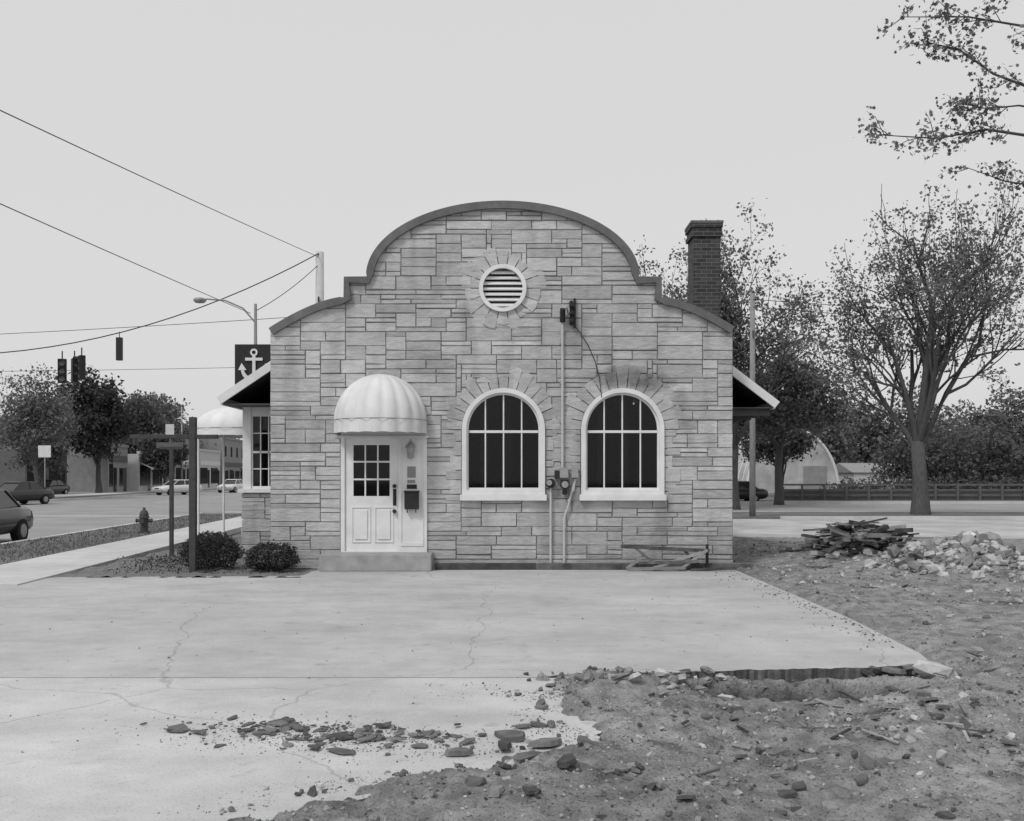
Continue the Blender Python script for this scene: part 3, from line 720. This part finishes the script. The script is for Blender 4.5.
# ------------------------------------------------------------------ vegetation
def leafquad(mb, c, s, rnd, mi=0):
    n = Vector((rnd.gauss(0,1), rnd.gauss(0,1), rnd.gauss(0,1)+.5)).normalized()
    a = n.orthogonal().normalized(); a.rotate(Matrix.Rotation(rnd.uniform(0,6.28), 3, n)); b = n.cross(a)
    w = s*rnd.uniform(.6,1.2); h = w*rnd.uniform(.5,.9); k = n*w*.15
    mb.add([c-a*w, c-b*h+k, c+a*w, c+b*h+k], [(0,1,2,3)], mi)
def tree(name, loc, H, cr, tr, seed, leafmat, per=60, ls=.16, spread=.6, trunk=.28, lev=(6,4,4,2), bare=0.0, up=.35):
    rnd = random.Random(seed); br = []; tips = []
    def grow(p, d, L, r, k):
        n = 4; pts = [p]; rad = [r]; q = p.copy(); dd = d.copy()
        for i in range(n):
            dd = (dd + Vector((rnd.gauss(0,.13), rnd.gauss(0,.13), rnd.gauss(.04,.08)))).normalized()
            q = q + dd*L/n; pts.append(q.copy()); rad.append(r*(1-.5*(i+1)/n))
        br.append((pts, rad))
        if k >= len(lev): tips.append((pts[2], pts[-1])); return
        for c in range(lev[k]):
            t = rnd.uniform(.35,1.0); i = min(n-1, int(t*n)); f = t*n-i; bp = pts[i].lerp(pts[i+1], f)
            an = rnd.uniform(0,6.28) if k else c*6.28/lev[k]+rnd.uniform(-.4,.4)
            ax = dd.orthogonal().normalized(); ax.rotate(Matrix.Rotation(an, 3, dd))
            sp = rnd.uniform(.45,.95)
            nd = (dd*math.cos(sp)+ax*math.sin(sp)+Vector((0,0,up*.35))).normalized()
            grow(bp, nd, L*rnd.uniform(.55,.8), r*.5*rnd.uniform(.7,1), k+1)
        tips.append((pts[3], pts[-1]))
    tp = [Vector((0,0,-.2)), Vector((rnd.gauss(0,.05),rnd.gauss(0,.05),trunk*H*.5)), Vector((rnd.gauss(0,.1),rnd.gauss(0,.1),trunk*H))]
    L0 = (H-trunk*H)*.42
    for c in range(lev[0]):
        an = c*6.28/lev[0]+rnd.uniform(-.4,.4); sp = rnd.uniform(.25,.95) if c else .05
        d = Vector((math.cos(an)*math.sin(sp), math.sin(an)*math.sin(sp), math.cos(sp)))
        b0 = tp[1].lerp(tp[2], rnd.uniform(.65,1))
        grow(b0, d, L0*rnd.uniform(.8,1.15), tr*.5, 1)
    grow(tp[2], Vector((0,0,1)), L0*1.1, tr*.6, 1)
    rs = sorted(math.hypot(b.x,b.y) for a,b in tips); rp = rs[int(len(rs)*.93)]; zm = max(b.z for a,b in tips)
    sxy = (cr-.2)/rp; z0 = trunk*H; sz = (H-.3-z0)/(zm-z0)
    def T(p): return Vector((p.x*(1+(sxy-1)*min(1,max(0,p.z/z0))), p.y*(1+(sxy-1)*min(1,max(0,p.z/z0))), p.z if p.z < z0 else z0+(p.z-z0)*sz))
    e = empty(name, loc); w = MB()
    w.tube([(0,0,-.3),(0,0,.15),(0,0,.8)]+[tuple(p) for p in tp[1:]], [tr*1.5, tr*1.2, tr, tr*.85, tr*.75], 12)
    for pts, rad in br: w.tube([T(p) for p in pts], [max(.011, r*.85) for r in rad], 5, caps=False)
    w.obj('trunk_and_branches', [M_bark], e, smooth=True)
    lf = MB()
    for a, b in tips:
        a, b = T(a), T(b)
        if rnd.random() < bare: continue
        dens = rnd.uniform(.2,1.7)
        for i in range(int(per*dens)):
            c = a.lerp(b, rnd.uniform(.2,1.15)) + Vector((rnd.gauss(0,spread), rnd.gauss(0,spread), rnd.gauss(0,spread*.7)))
            leafquad(lf, c, ls, rnd)
    lf.obj('leaves', [leafmat], e)
    return e

tree('maple_tree', (17.2,40,0), 14.2, 4.4, .34, 3, M_leafL, per=30, ls=.08, spread=.27, trunk=.22, lev=(8,4,4,3), bare=.14, up=.35)
tree('shade_tree', (11.6,50,0), 16.2, 4.9, .34, 8, M_leafL, per=32, ls=.105, spread=.34, trunk=.2, lev=(7,4,4,3), bare=.14)
tree('shade_tree', (9.0,53,0), 15.0, 3.6, .28, 18, M_leafL, per=32, ls=.105, spread=.34, trunk=.25, lev=(6,4,4,2), bare=.14)
tree('shade_tree', (16.3,58,0), 9.8, 3.6, .26, 9, M_leafM, per=36, ls=.13, spread=.4, trunk=.40, lev=(6,4,4,2))
tree('shade_tree', (21.0,74,0), 8.2, 2.9, .2, 29, M_leafM, per=50, ls=.15, spread=.42, trunk=.2, lev=(6,4,4,1))
tree('street_tree', (-40,92,0), 12.0, 3.7, .28, 12, M_leafD, per=60, ls=.2, spread=.55, trunk=.22, lev=(6,4,4,1))
tree('street_tree', (-35.0,70,0), 9.8, 3.0, .2, 13, M_leafL, per=40, ls=.12, spread=.4, trunk=.25, lev=(6,4,4,1), bare=.1)
tree('street_tree', (-37.5,76,0), 6.8, 2.2, .15, 33, M_leafM, per=40, ls=.13, spread=.35, trunk=.2, lev=(6,4,4,1))
tree('street_tree', (-38,104,0), 7.0, 2.4, .15, 34, M_leafM, per=40, ls=.17, spread=.4, trunk=.2, lev=(6,4,4,1))
tree('street_tree', (-44,112,0), 11.5, 3.6, .26, 23, M_leafM, per=50, ls=.2, spread=.55, trunk=.22, lev=(6,4,4,1))
tree('street_tree', (-50,135,0), 13, 4.6, .3, 14, M_leafL, per=40, ls=.3, spread=.8, trunk=.2, lev=(6,4,3,1))
tree('street_tree', (-57,150,0), 14, 5.0, .3, 15, M_leafM, per=40, ls=.3, spread=.8, trunk=.2, lev=(6,4,3,1))

def mass(name, blobs, mat, ls, dens, seed):
    rnd = random.Random(seed); lf = MB()
    for (x,y,z,rx,ry,rz) in blobs:
        for i in range(int(dens*rx*rz)):
            v = Vector((rnd.gauss(0,1),rnd.gauss(0,1),rnd.gauss(0,1))).normalized()*(rnd.random()**.4)
            f = 1+.5*noise.noise(Vector((v.x*2+x,v.y*2+y,v.z*2)))
            leafquad(lf, Vector((x+v.x*rx*f, y+v.y*ry*f, max(.05, z+v.z*rz*f))), ls*rnd.uniform(.6,1.2), rnd)
    return lf.obj(name, [mat])
rb = random.Random(4)
bl = []
for k in range(34):
    x = 24+k*2.1+rb.uniform(-1.5,1.5); y = rb.uniform(115,135); h = rb.uniform(6,13) ; bl.append((x,y,h*.5,rb.uniform(3,5.5),3,h*.55))
mass('distant_trees', bl, M_leafL, .3, 140, 1)
bl = []
for k in range(46):
    x = rb.uniform(-130,10); y = rb.uniform(190,240); h = rb.uniform(8,13); bl.append((x,y,h*.5,rb.uniform(6,11),4,h*.55))
mass('distant_trees', bl, M_leafL, .7, 34, 2)
bl = []
for k in range(46): bl.append((rb.uniform(23,48), rb.uniform(66.5,68), .6, rb.uniform(.8,1.6), .8, rb.uniform(.5,1.1)))
mass('hedge', bl, M_leafM, .12, 330, 3)
bl = []
for k in range(20): bl.append((rb.uniform(30,54), rb.uniform(72,80), rb.uniform(1.5,3.6), rb.uniform(1.5,2.8), 1.5, rb.uniform(1.5,3.8)))
mass('shrub_thicket', bl, M_leafM, .17, 220, 6)
def bush(name, x, y, rx, h, seed):
    rnd = random.Random(seed); lf = MB()
    for i in range(5200):
        v = Vector((rnd.gauss(0,1),rnd.gauss(0,1),rnd.gauss(0,1))).normalized()*(rnd.uniform(.5,1)**.5)
        f = 1+.22*noise.noise(v*2.3+Vector((seed,0,0)))+.16*noise.noise(v*6)
        leafquad(lf, Vector((x+v.x*rx*f, y+v.y*rx*.8*f, max(.02,h*.5+v.z*h*.52*f))), .022, rnd)
    lf.obj(name, [M_leafD])
bush('bush', -5.35, 16.9, .56, .60, 1); bush('bush', -4.17, 16.5, .47, .48, 2)
bush('bush', -6.1, 19.2, .5, .5, 5)
lf = MB()
for i in range(1500):
    c = Vector((rb.uniform(-6.9,-3.6), rb.uniform(15.6,17.2), .05)) if i < 500 else Vector((rb.gauss(-6.2,.35), rb.gauss(17.5,.5), rb.uniform(.03,.18)))
    leafquad(lf, c, .02, rb)
lf.obj('ground_cover', [M_leafD])
lf = MB()
for i in range(3500):
    y = rb.uniform(17,40); x = xk(rb.uniform(-11.7,-9.36), y); a = rb.uniform(0,6.28); h = rb.uniform(.03,.08); wv = Vector((math.cos(a),math.sin(a),0))*.02
    c = Vector((x,y,.005)); lf.add([c-wv, c+wv, c+Vector((rb.gauss(0,.02),rb.gauss(0,.02),h))], [(0,1,2)])
lf.obj('grass_tufts', [M_leafL])

e = tree('overhanging_maple_tree', (12.9,15.8,0), 12.5, 3.3, .3, 44, M_leafL, per=30, ls=.055, spread=.3, trunk=.3, lev=(6,4,3,1))
w = MB(); lf = MB(); rm = random.Random(10)
def starleaf(c, s):
    n = Vector((rm.gauss(0,1), rm.gauss(0,1)-.4, rm.gauss(0,1)+.6)).normalized(); a = n.orthogonal().normalized(); a.rotate(Matrix.Rotation(rm.uniform(0,6.28),3,n)); b = n.cross(a)
    vs = []
    for k in range(10):
        t = 2*math.pi*k/10; r = s*(1 if k%2 == 0 else .58); vs.append(c+a*math.cos(t)*r+b*math.sin(t)*r+n*rm.uniform(-.1,.1)*s)
    lf.add(vs, [list(range(10))])
def limb(pts, r0, twigs, tl, lpt):
    pts = [Vector(p)-Vector((12.9,15.8,0)) for p in pts]; n = len(pts)
    w.tube(pts, [r0*(1-.85*i/(n-1)) for i in range(n)], 6)
    for k in range(twigs):
        t = rm.uniform(.42,1)*(n-1); i = min(n-2,int(t)); p = pts[i].lerp(pts[i+1], t-i)
        d = (pts[i+1]-pts[i]).normalized(); d = (d+Vector((rm.gauss(0,.5),rm.gauss(0,.5),rm.gauss(.1,.5)))).normalized()
        q = [p, p+d*tl*.5+Vector((0,0,rm.gauss(0,.04))), p+d*tl+Vector((0,0,rm.gauss(-.03,.08)))]
        w.tube(q, [.009,.006,.003], 4)
        for j in range(lpt):
            c = q[0].lerp(q[2], rm.uniform(.35,1.1))+Vector((rm.gauss(0,.06),rm.gauss(0,.1),rm.gauss(-.02,.06))); starleaf(c, rm.uniform(.022,.048))
limb([(12.9,15.8,5.2),(10.4,15.4,6.5),(8.6,15.1,7.0),(7.5,15,7.12),(6.7,15,6.98),(5.75,14.9,7.0)], .04, 20, .42, 22)
limb([(12.9,15.8,6),(10.2,15.4,7.2),(8.4,15,7.7),(7.6,15,8.0),(7.0,14.9,8.35),(6.5,14.9,8.45)], .035, 17, .42, 22)
limb([(12.9,15.8,7),(10.2,15.4,8.3),(8.4,15,8.7),(7.2,15,8.9),(6.1,14.9,8.85)], .035, 16, .40, 22)
limb([(12.9,15.8,5),(10.0,15.3,6.0),(8.5,15,6.2),(7.8,15,6.3),(7.1,14.9,6.5)], .03, 8, .35, 18)
limb([(12.9,15.8,7),(10.2,15.4,8.9),(8.4,15,9.3),(7.2,15,9.4),(6.6,14.9,9.3)], .03, 12, .40, 18)
limb([(9,15.1,7.4),(8.0,15,7.5),(7.5,15,7.45),(7.0,14.9,7.5)], .02, 12, .35, 22)
w.obj('limbs', [M_bark], e); lf.obj('maple_leaves', [M_leafL], e)

# ------------------------------------------------------------------ street furniture
s = MB(); hx, hy = -10.65, 27.5
s.lathe((hx,hy,0), [(.17,0),(.17,.05),(.115,.06),(.11,.42),(.15,.43),(.15,.47),(.13,.48),(.125,.56),(.09,.64),(.04,.68),(.035,.74),(0,.74)], 18)
s.tube([(hx-.2,hy,.36),(hx+.2,hy,.36)], .05, 12); s.tube([(hx-.23,hy,.36),(hx-.2,hy,.36)], .065, 8); s.tube([(hx+.2,hy,.36),(hx+.23,hy,.36)], .065, 8); s.tube([(hx,hy,.34),(hx,hy-.2,.34)], .075, 12)
s.obj('fire_hydrant', [M_hyd])

s = MB()
s.box(-5.53,-5.42,16.25,16.36,-.05,2.66); s.box(-6.55,-5.05,16.27,16.34,2.29,2.36)
s.box(-6.5,-6.45,16.27,16.33,2.18,2.29)
s.obj('sign_post_frame', [M_post], bevel=.006)
s = MB(); s.box(-7.0,-6.93,19.4,19.47,-.05,2.2); s.box(-7.2,-6.75,19.4,19.46,2.2,2.25); s.obj('sign_post_frame', [M_post])

A = empty('anchor_sign')
ay = 22.0
s = MB(); s.box(-6.42,-5.2,ay,ay+.22,3.72,4.70); s.tube([(-5.6,ay+.11,0),(-5.6,ay+.11,3.72)], .07, 10); s.obj('sign_box', [M_dark], A)
cx, cz = -5.97, 4.2
plate('anchor_ring', [circ(cx,cz+.31,.085,24), circ(cx,cz+.31,.045,24)], ay-.02, .03, M_white, A)
plate('anchor_shank', [rect(cx-.035,cx+.035,cz-.36,cz+.24)], ay-.021, .03, M_white, A)
plate('anchor_stock', [rect(cx-.2,cx-.036,cz+.12,cz+.185)], ay-.02, .03, M_white, A)
plate('anchor_stock', [rect(cx+.036,cx+.2,cz+.12,cz+.185)], ay-.02, .03, M_white, A)
arc = [(cx+.30*math.cos(a), cz-.06+.32*math.sin(a)) for a in [math.pi+math.pi*i/16 for i in range(17)]] + [(cx+.23*math.cos(a), cz-.06+.22*math.sin(a)) for a in [2*math.pi-math.pi*i/16 for i in range(17)]]
plate('anchor_arms', [arc], ay-.026, .03, M_white, A)
for q in (-1,1): plate('anchor_fluke', [[(cx+q*.17,cz-.10),(cx+q*.36,cz-.10),(cx+q*.28,cz+.06)]], ay-.032, .03, M_white, A)
def pole(name, x, y, h, r=.14, mat=M_pole):
    e = empty(name); s = MB(); s.tube([(x,y,-.2),(x,y,h*.5),(x,y,h)], [r,r*.88,r*.75], 12); s.obj('pole', [mat], e, smooth=True)
    s = MB()
    s.box(x-.04,x+.04,y-r-.02,y-r,h*.8,h*.8+.3)
    s.obj('fittings', [M_wood], e); return e
pole('utility_pole', -8.5, 42, 11.55, .24, M_wallL)
pole('utility_pole', 9.62, 38, 8.95, .13, M_pole)
pole('utility_pole', -12.3, -3, 9, .15)
pole('utility_pole', -34, 41, 9, .15)
SL = empty('street_lamp'); s = MB(); s.tube([(-10.8,40,-.1),(-10.8,40,4),(-10.8,40,8.9)], [.11,.09,.06], 10); s.tube([(-10.8,40,8.1),(-11.3,39.9,8.7),(-12.0,39.8,9.0),(-12.8,39.7,9.05)], .035, 8); s.obj('mast', [M_grey], SL)
s = MB(); s.lathe((-13.05,39.7,9.0), [(0,.12),(.2,.08),(.28,.0),(.2,-.1),(0,-.14)], 12); s.obj('lamp_head', [M_grey], SL, smooth=True)
def wire(name, a, b, sag, r=.012, n=24):
    a = Vector(a); b = Vector(b); s = MB(); s.tube([a.lerp(b,i/n)-Vector((0,0,sag*4*(i/n)*(1-i/n))) for i in range(n+1)], r, 5); return s.obj(name, [M_dark])
wire('overhead_wire', (-8.5,41.9,11.3), (-12.3,-3,7.2), .15, .013)
wire('overhead_wire', (-11.0,40,8.5), (-12.3,-3,7.15), .12, .013)
wire('overhead_wire', (-8.5,41.8,11.45), (-34,41,8.3), 2.75, .025)
wire('overhead_wire', (-8.5,41.9,11.0), (-10.8,40,8.6), .15, .016)
wire('overhead_wire', (-10.5,55,11), (-70,62,9.8), .4, .018)
wire('overhead_wire', (-10.5,75,10.5), (-90,75,10.2), .5, .018)
wire('overhead_wire', (9.62,37.9,8.7), (60,52,10.5), .7, .014)
wire('overhead_wire', (9.62,37.9,8.4), (60,52,10), .8, .014)
def signal(name, x, y, ztop, rz):
    e = empty(name, (x,y,ztop), rz); s = MB(); s.tube([(0,0,.35),(0,0,0)], .03, 6); s.box(-.17,.17,-.12,.12,-1.05,0)
    for k in range(3):
        z = -.18-k*.34
        n = 12
        for q in range(n):
            a = math.pi*q/(n-1); s.add([(.14*math.cos(a),-.12,z+.14*math.sin(a)),(.14*math.cos(a),-.34,z+.14*math.sin(a)-.02)] + [(.14*math.cos(min(math.pi,a+.3)),-.34,z+.14*math.sin(min(math.pi,a+.3))-.02),(.14*math.cos(min(math.pi,a+.3)),-.12,z+.14*math.sin(min(math.pi,a+.3)))], [(0,1,2,3)])
    s.obj('housing', [M_dark], e, bevel=.01)
    s = MB(); [s.tube([(0,-.121,-.18-k*.34),(0,-.13,-.18-k*.34)], .12, 16) for k in range(3)]; s.obj('lenses', [M_wallM], e)
signal('traffic_light', -19.6, 41.4, 6.75, .3); signal('traffic_light', -18.75, 41.4, 6.9, -.9); signal('traffic_light', -19.2, 41.7, 6.8, 2.2)
s = MB(); s.tube([(-17.15,41.5,7.95),(-17.15,41.5,7.7)], .02, 6); s.box(-17.27,-17.03,41.4,41.6,6.7,7.7); s.obj('hanging_signal_sign', [M_dark], bevel=.02)
def rsign(name, x, y, z, w_, h_, mat=M_line):
    e = empty(name); s = MB(); s.tube([(x,y,-.1),(x,y,z+h_/2)], .035, 8); s.obj('post', [M_grey], e); s = MB(); s.box(x-w_/2,x+w_/2,y-.06,y-.04,z-h_/2,z+h_/2); s.obj('panel', [mat], e, bevel=.01)
rsign('traffic_sign', -29.5, 60, 3.2, .8, .75); rsign('traffic_sign', -30.6, 85, 4.4, 2.4, .5, M_wallD); rsign('traffic_sign', -36, 100, 6.5, .9, 1.2)
pole('street_pole', -36.5, 105, 9.3, .1, M_grey); pole('street_pole', -9.3, 34, 3.2, .04, M_grey)

# ------------------------------------------------------------------ cars
def car(name, x, y, rz, paint, L=4.5, W=1.75):
    e = empty(name, (x,y,-.1), rz)
    b = MB(); st = [(0,.45,.60,.80),(.02,.28,.70,.90),(.10,.22,.78,.97),(.28,.22,.90,1),(.5,.22,.93,1),(.75,.22,.95,1),(.93,.24,.93,.97),(.985,.3,.86,.92),(1,.45,.72,.85)]
    vs = []; n = 10
    for u, zb, zt, wf in st:
        hw = W/2*wf; zm = (zb+zt)/2
        for (fx, z) in ((-.55,zb),(-.96,zb+.08),(-1,zm),(-.95,zt-.07),(-.82,zt),(.82,zt),(.95,zt-.07),(1,zm),(.96,zb+.08),(.55,zb)): vs.append((u*L-L/2, fx*hw, z))
    fs = [(i*n+k,(i+1)*n+k,(i+1)*n+(k+1)%n,i*n+(k+1)%n) for i in range(len(st)-1) for k in range(n)]+[tuple(range(n)),tuple(range((len(st)-1)*n+n-1,(len(st)-1)*n-1,-1))]
    b.add(vs, fs); b.obj('body', [paint], e, smooth=True, recalc=True)
    g_ = MB()
    X = lambda u: u*L-L/2
    g_.add([(X(.27),-.8*W/2,.88),(X(.87),-.8*W/2,.9),(X(.87),.8*W/2,.9),(X(.27),.8*W/2,.88),(X(.43),-.64*W/2,1.36),(X(.73),-.64*W/2,1.37),(X(.73),.64*W/2,1.37),(X(.43),.64*W/2,1.36)],
           [(4,5,6,7),(0,1,5,4),(1,2,6,5),(2,3,7,6),(3,0,4,7)]); g_.obj('windows', [M_cglass], e, recalc=True)
    r_ = MB(); r_.add([(X(.41),-.65*W/2,1.355),(X(.75),-.65*W/2,1.365),(X(.75),.65*W/2,1.365),(X(.41),.65*W/2,1.355),(X(.44),-.58*W/2,1.42),(X(.72),-.58*W/2,1.42),(X(.72),.58*W/2,1.42),(X(.44),.58*W/2,1.42)],[(0,3,2,1),(4,5,6,7),(0,1,5,4),(1,2,6,5),(2,3,7,6),(3,0,4,7)])
    for q in (-1,1):
        for (a,b_) in ((.27,.43),(.57,.58),(.87,.73)): r_.tube([(X(a),q*.81*W/2,.88),(X(b_),q*.65*W/2,1.37)], .03, 6)
    r_.obj('roof', [paint], e)
    w = MB()
    for u in (.19,.80):
        for q in (-1,1):
            w.tube([(X(u),q*(W/2-.20),.31),(X(u),q*(W/2+.015),.31)], .31, 22, 0); w.tube([(X(u),q*(W/2+.005),.31),(X(u),q*(W/2+.03),.31)], .18, 18, 1)
    w.obj('wheels', [M_tyre, M_grey], e)
    l = MB(); l.box(-L/2-.05,-L/2+.12,-.85*W/2,.85*W/2,.36,.50,0); l.box(L/2-.12,L/2+.05,-.85*W/2,.85*W/2,.38,.52,0)
    for q in (-1,1): l.box(-L/2-.02,-L/2+.1,q*.6*W/2-.14,q*.6*W/2+.14,.56,.68,1); l.box(L/2-.08,L/2+.015,q*.62*W/2-.14,q*.62*W/2+.14,.62,.76,0)
    l.box(-L/2-.01,-L/2+.1,-.3,.3,.55,.66,2)
    l.obj('bumpers_and_lights', [M_grey, M_line, M_tyre], e, bevel=.01)
car('car', -13.7, 23.7, math.pi/2+.075, M_card)
car('car', -30.2, 58, 1.3, M_card)
car('car', -31.0, 88, 1.0, M_carw)
car('car', -29.7, 101, 1.45, M_carw)
car('car', 14.4, 62.5, 0, M_card); car('car', -41, 84, 1.5, M_card)

# ------------------------------------------------------------------ distant buildings
def shop(name, x, y, Wd, H, wall, seed, dep=14, aw=.3):
    rnd = random.Random(seed); e = empty(name, (x,y,0), 0.075)
    s = MB(); s.box(-dep,0,0,Wd,0,H); s.box(-.2,.12,-.02,Wd+.02,H+.002,H+.3); s.obj('walls', [wall], e)
    s = MB(); n = max(2, int(Wd/rnd.uniform(3.2,5)))
    for k in range(n):
        a = k*Wd/n+.4; b = (k+1)*Wd/n-.4; s.box(-.1,.03,a,b-1.1,.6,rnd.uniform(2.4,2.9)); s.box(-.1,.02,b-.95,b,.0,2.5)
    if H > 6:
        for k in range(n): a = k*Wd/n+Wd/n*.3; s.box(-.1,.02,a,a+1.1,H-2.6,H-1.1)
    s.obj('shop_windows', [M_cglass], e)
    s = MB(); s.box(.0,.1,.3,Wd-.3,3.1,3.7); s.obj('sign_band', [M_line if seed%2 else M_wallD], e)
    s = MB()
    for k in range(n):
        if rnd.random() < aw:
            a = k*Wd/n+.3; b = (k+1)*Wd/n-.3; s.add([(.02,a,3.05),(.02,b,3.05),(1.2,b,2.5),(1.2,a,2.5),(1.2,b,2.3),(1.2,a,2.3)], [(0,1,2,3),(3,2,4,5)])
    if s.v: s.obj('awnings', [M_wallM if seed%2 else M_fabric], e)
shop('storefront_building', -41, 80, 9, 3.8, M_wallD, 6, aw=0); shop('storefront_building', -40.0, 94, 6, 4.6, M_wallM, 8, aw=0); shop('storefront_building', -39.7, 101, 9, 4.0, M_wallL, 2, aw=.3); shop('storefront_building', -40.8, 115, 10, 6.4, M_wallM, 3, aw=0); shop('storefront_building', -41.8, 127, 12, 5.0, M_wallL, 5, aw=.2); shop('storefront_building', -42.9, 141, 20, 7.2, M_wallM, 4)
WB = empty('white_building')
s = MB(); s.box(-56,-46.5,172,182,0,7.0); s.box(-56.2,-46.3,171.8,182.2,7.001,7.4); s.obj('walls', [M_wallL], WB)
s = MB()
for k in range(4):
    for z in (1,4): s.box(-55+k*2.3,-53.8+k*2.3,171.95,171.99,z,z+1.7)
s.obj('windows', [M_cglass], WB)
Q = empty('quonset_hut', (26.6,90,0)); s = MB(); n = 28
vs = [(4.3*math.cos(math.pi*i/n), y0, 6.0*math.sin(math.pi*i/n)) for y0 in (0,16) for i in range(n+1)]
s.add(vs, [(i,i+1,i+n+2,i+n+1) for i in range(n)]+[tuple(range(n+1)), tuple(range(2*n+1,n,-1))])
M_galv = gmat('galvanised', .38,.5,2,.5, big=.25)
s.obj('shell', [M_galv], Q, recalc=True)
s = MB()
for k in range(9): s.tube([(4.33*math.cos(math.pi*i/n), k*2, 6.03*math.sin(math.pi*i/n)) for i in range(n+1)], .07, 5)
s.tube([(4.35*math.cos(math.pi*i/n), -.05, 6.05*math.sin(math.pi*i/n)) for i in range(n+1)], .14, 6)
s.obj('ribs', [M_line], Q)
s = MB(); s.box(1.0,3.2,-.05,-.01,0,2.6); s.obj('door', [M_wallM], Q)
WG = empty('white_garage')
s = MB(); s.box(34.2,40,95,103,0,2.0); s.obj('walls', [M_wallL], WG); s = MB(); s.add([(34,94.8,2.0),(40.2,94.8,2.0),(40.2,99,3.0),(34,99,3.0),(40.2,103.2,2.0),(34,103.2,2.0)], [(0,1,2,3),(3,2,4,5),(1,4,2),(0,3,5)]); s.obj('roof', [M_wallM], WG)
s = MB()
for k in range(12):
    x = 18+k*1.5; s.box(x,x+.12,64,64.12,-.1,1.1)
for z in (.3,.65,1.0): s.box(18,34.62,64.125,64.16,z,z+.12)
s.box(18,34.62,64.5,64.7,-.1,.7)
s.obj('rail_fence', [M_wallD])
bl = []
for k in range(34): bl.append((rb.uniform(34,62), rb.uniform(63,66), .35, rb.uniform(.8,1.8), .8, rb.uniform(.4,.9)))
mass('hedge', bl, M_leafM, .12, 300, 13)

# ------------------------------------------------------------------ light, sky, camera
w = bpy.data.worlds.new('World'); scn.world = w; w.use_nodes = True
N = w.node_tree.nodes; L = w.node_tree.links; bg = N['Background']
sk = N.new('ShaderNodeTexSky'); sk.sky_type = 'NISHITA'; sk.sun_disc = False; sk.sun_elevation = math.radians(50); sk.sun_rotation = math.radians(218); sk.air_density = 1.5; sk.dust_density = 4; sk.ozone_density = 1
bw = N.new('ShaderNodeRGBToBW'); L.new(sk.outputs[0], bw.inputs[0])
mx = N.new('ShaderNodeMix'); mx.data_type = 'FLOAT'; mx.inputs[0].default_value = .8; mx.inputs[3].default_value = 7.9
L.new(bw.outputs[0], mx.inputs[2]); L.new(mx.outputs[0], bg.inputs[0]); bg.inputs[1].default_value = .1
sd = bpy.data.lights.new('sun','SUN'); sd.energy = 1.5; sd.angle = math.radians(11); so = bpy.data.objects.new('sun', sd); COL.objects.link(so)
el = math.radians(50); az = math.radians(218)
dirv = Vector((math.sin(az)*math.cos(el), math.cos(az)*math.cos(el), math.sin(el)))
so.rotation_euler = dirv.to_track_quat('Z','Y').to_euler()

cd = bpy.data.cameras.new('camera'); cd.sensor_width = 36; cd.lens = 950/1024*36; cd.shift_y = 65.5/1024; cd.clip_end = 3000; cd.clip_start = .1
co = bpy.data.objects.new('camera', cd); COL.objects.link(co); co.location = (0,0,1.65); co.rotation_euler = (math.pi/2,0,0); scn.camera = co
scn.view_settings.view_transform = 'Standard'; scn.view_settings.look = 'None'; scn.view_settings.exposure = 0
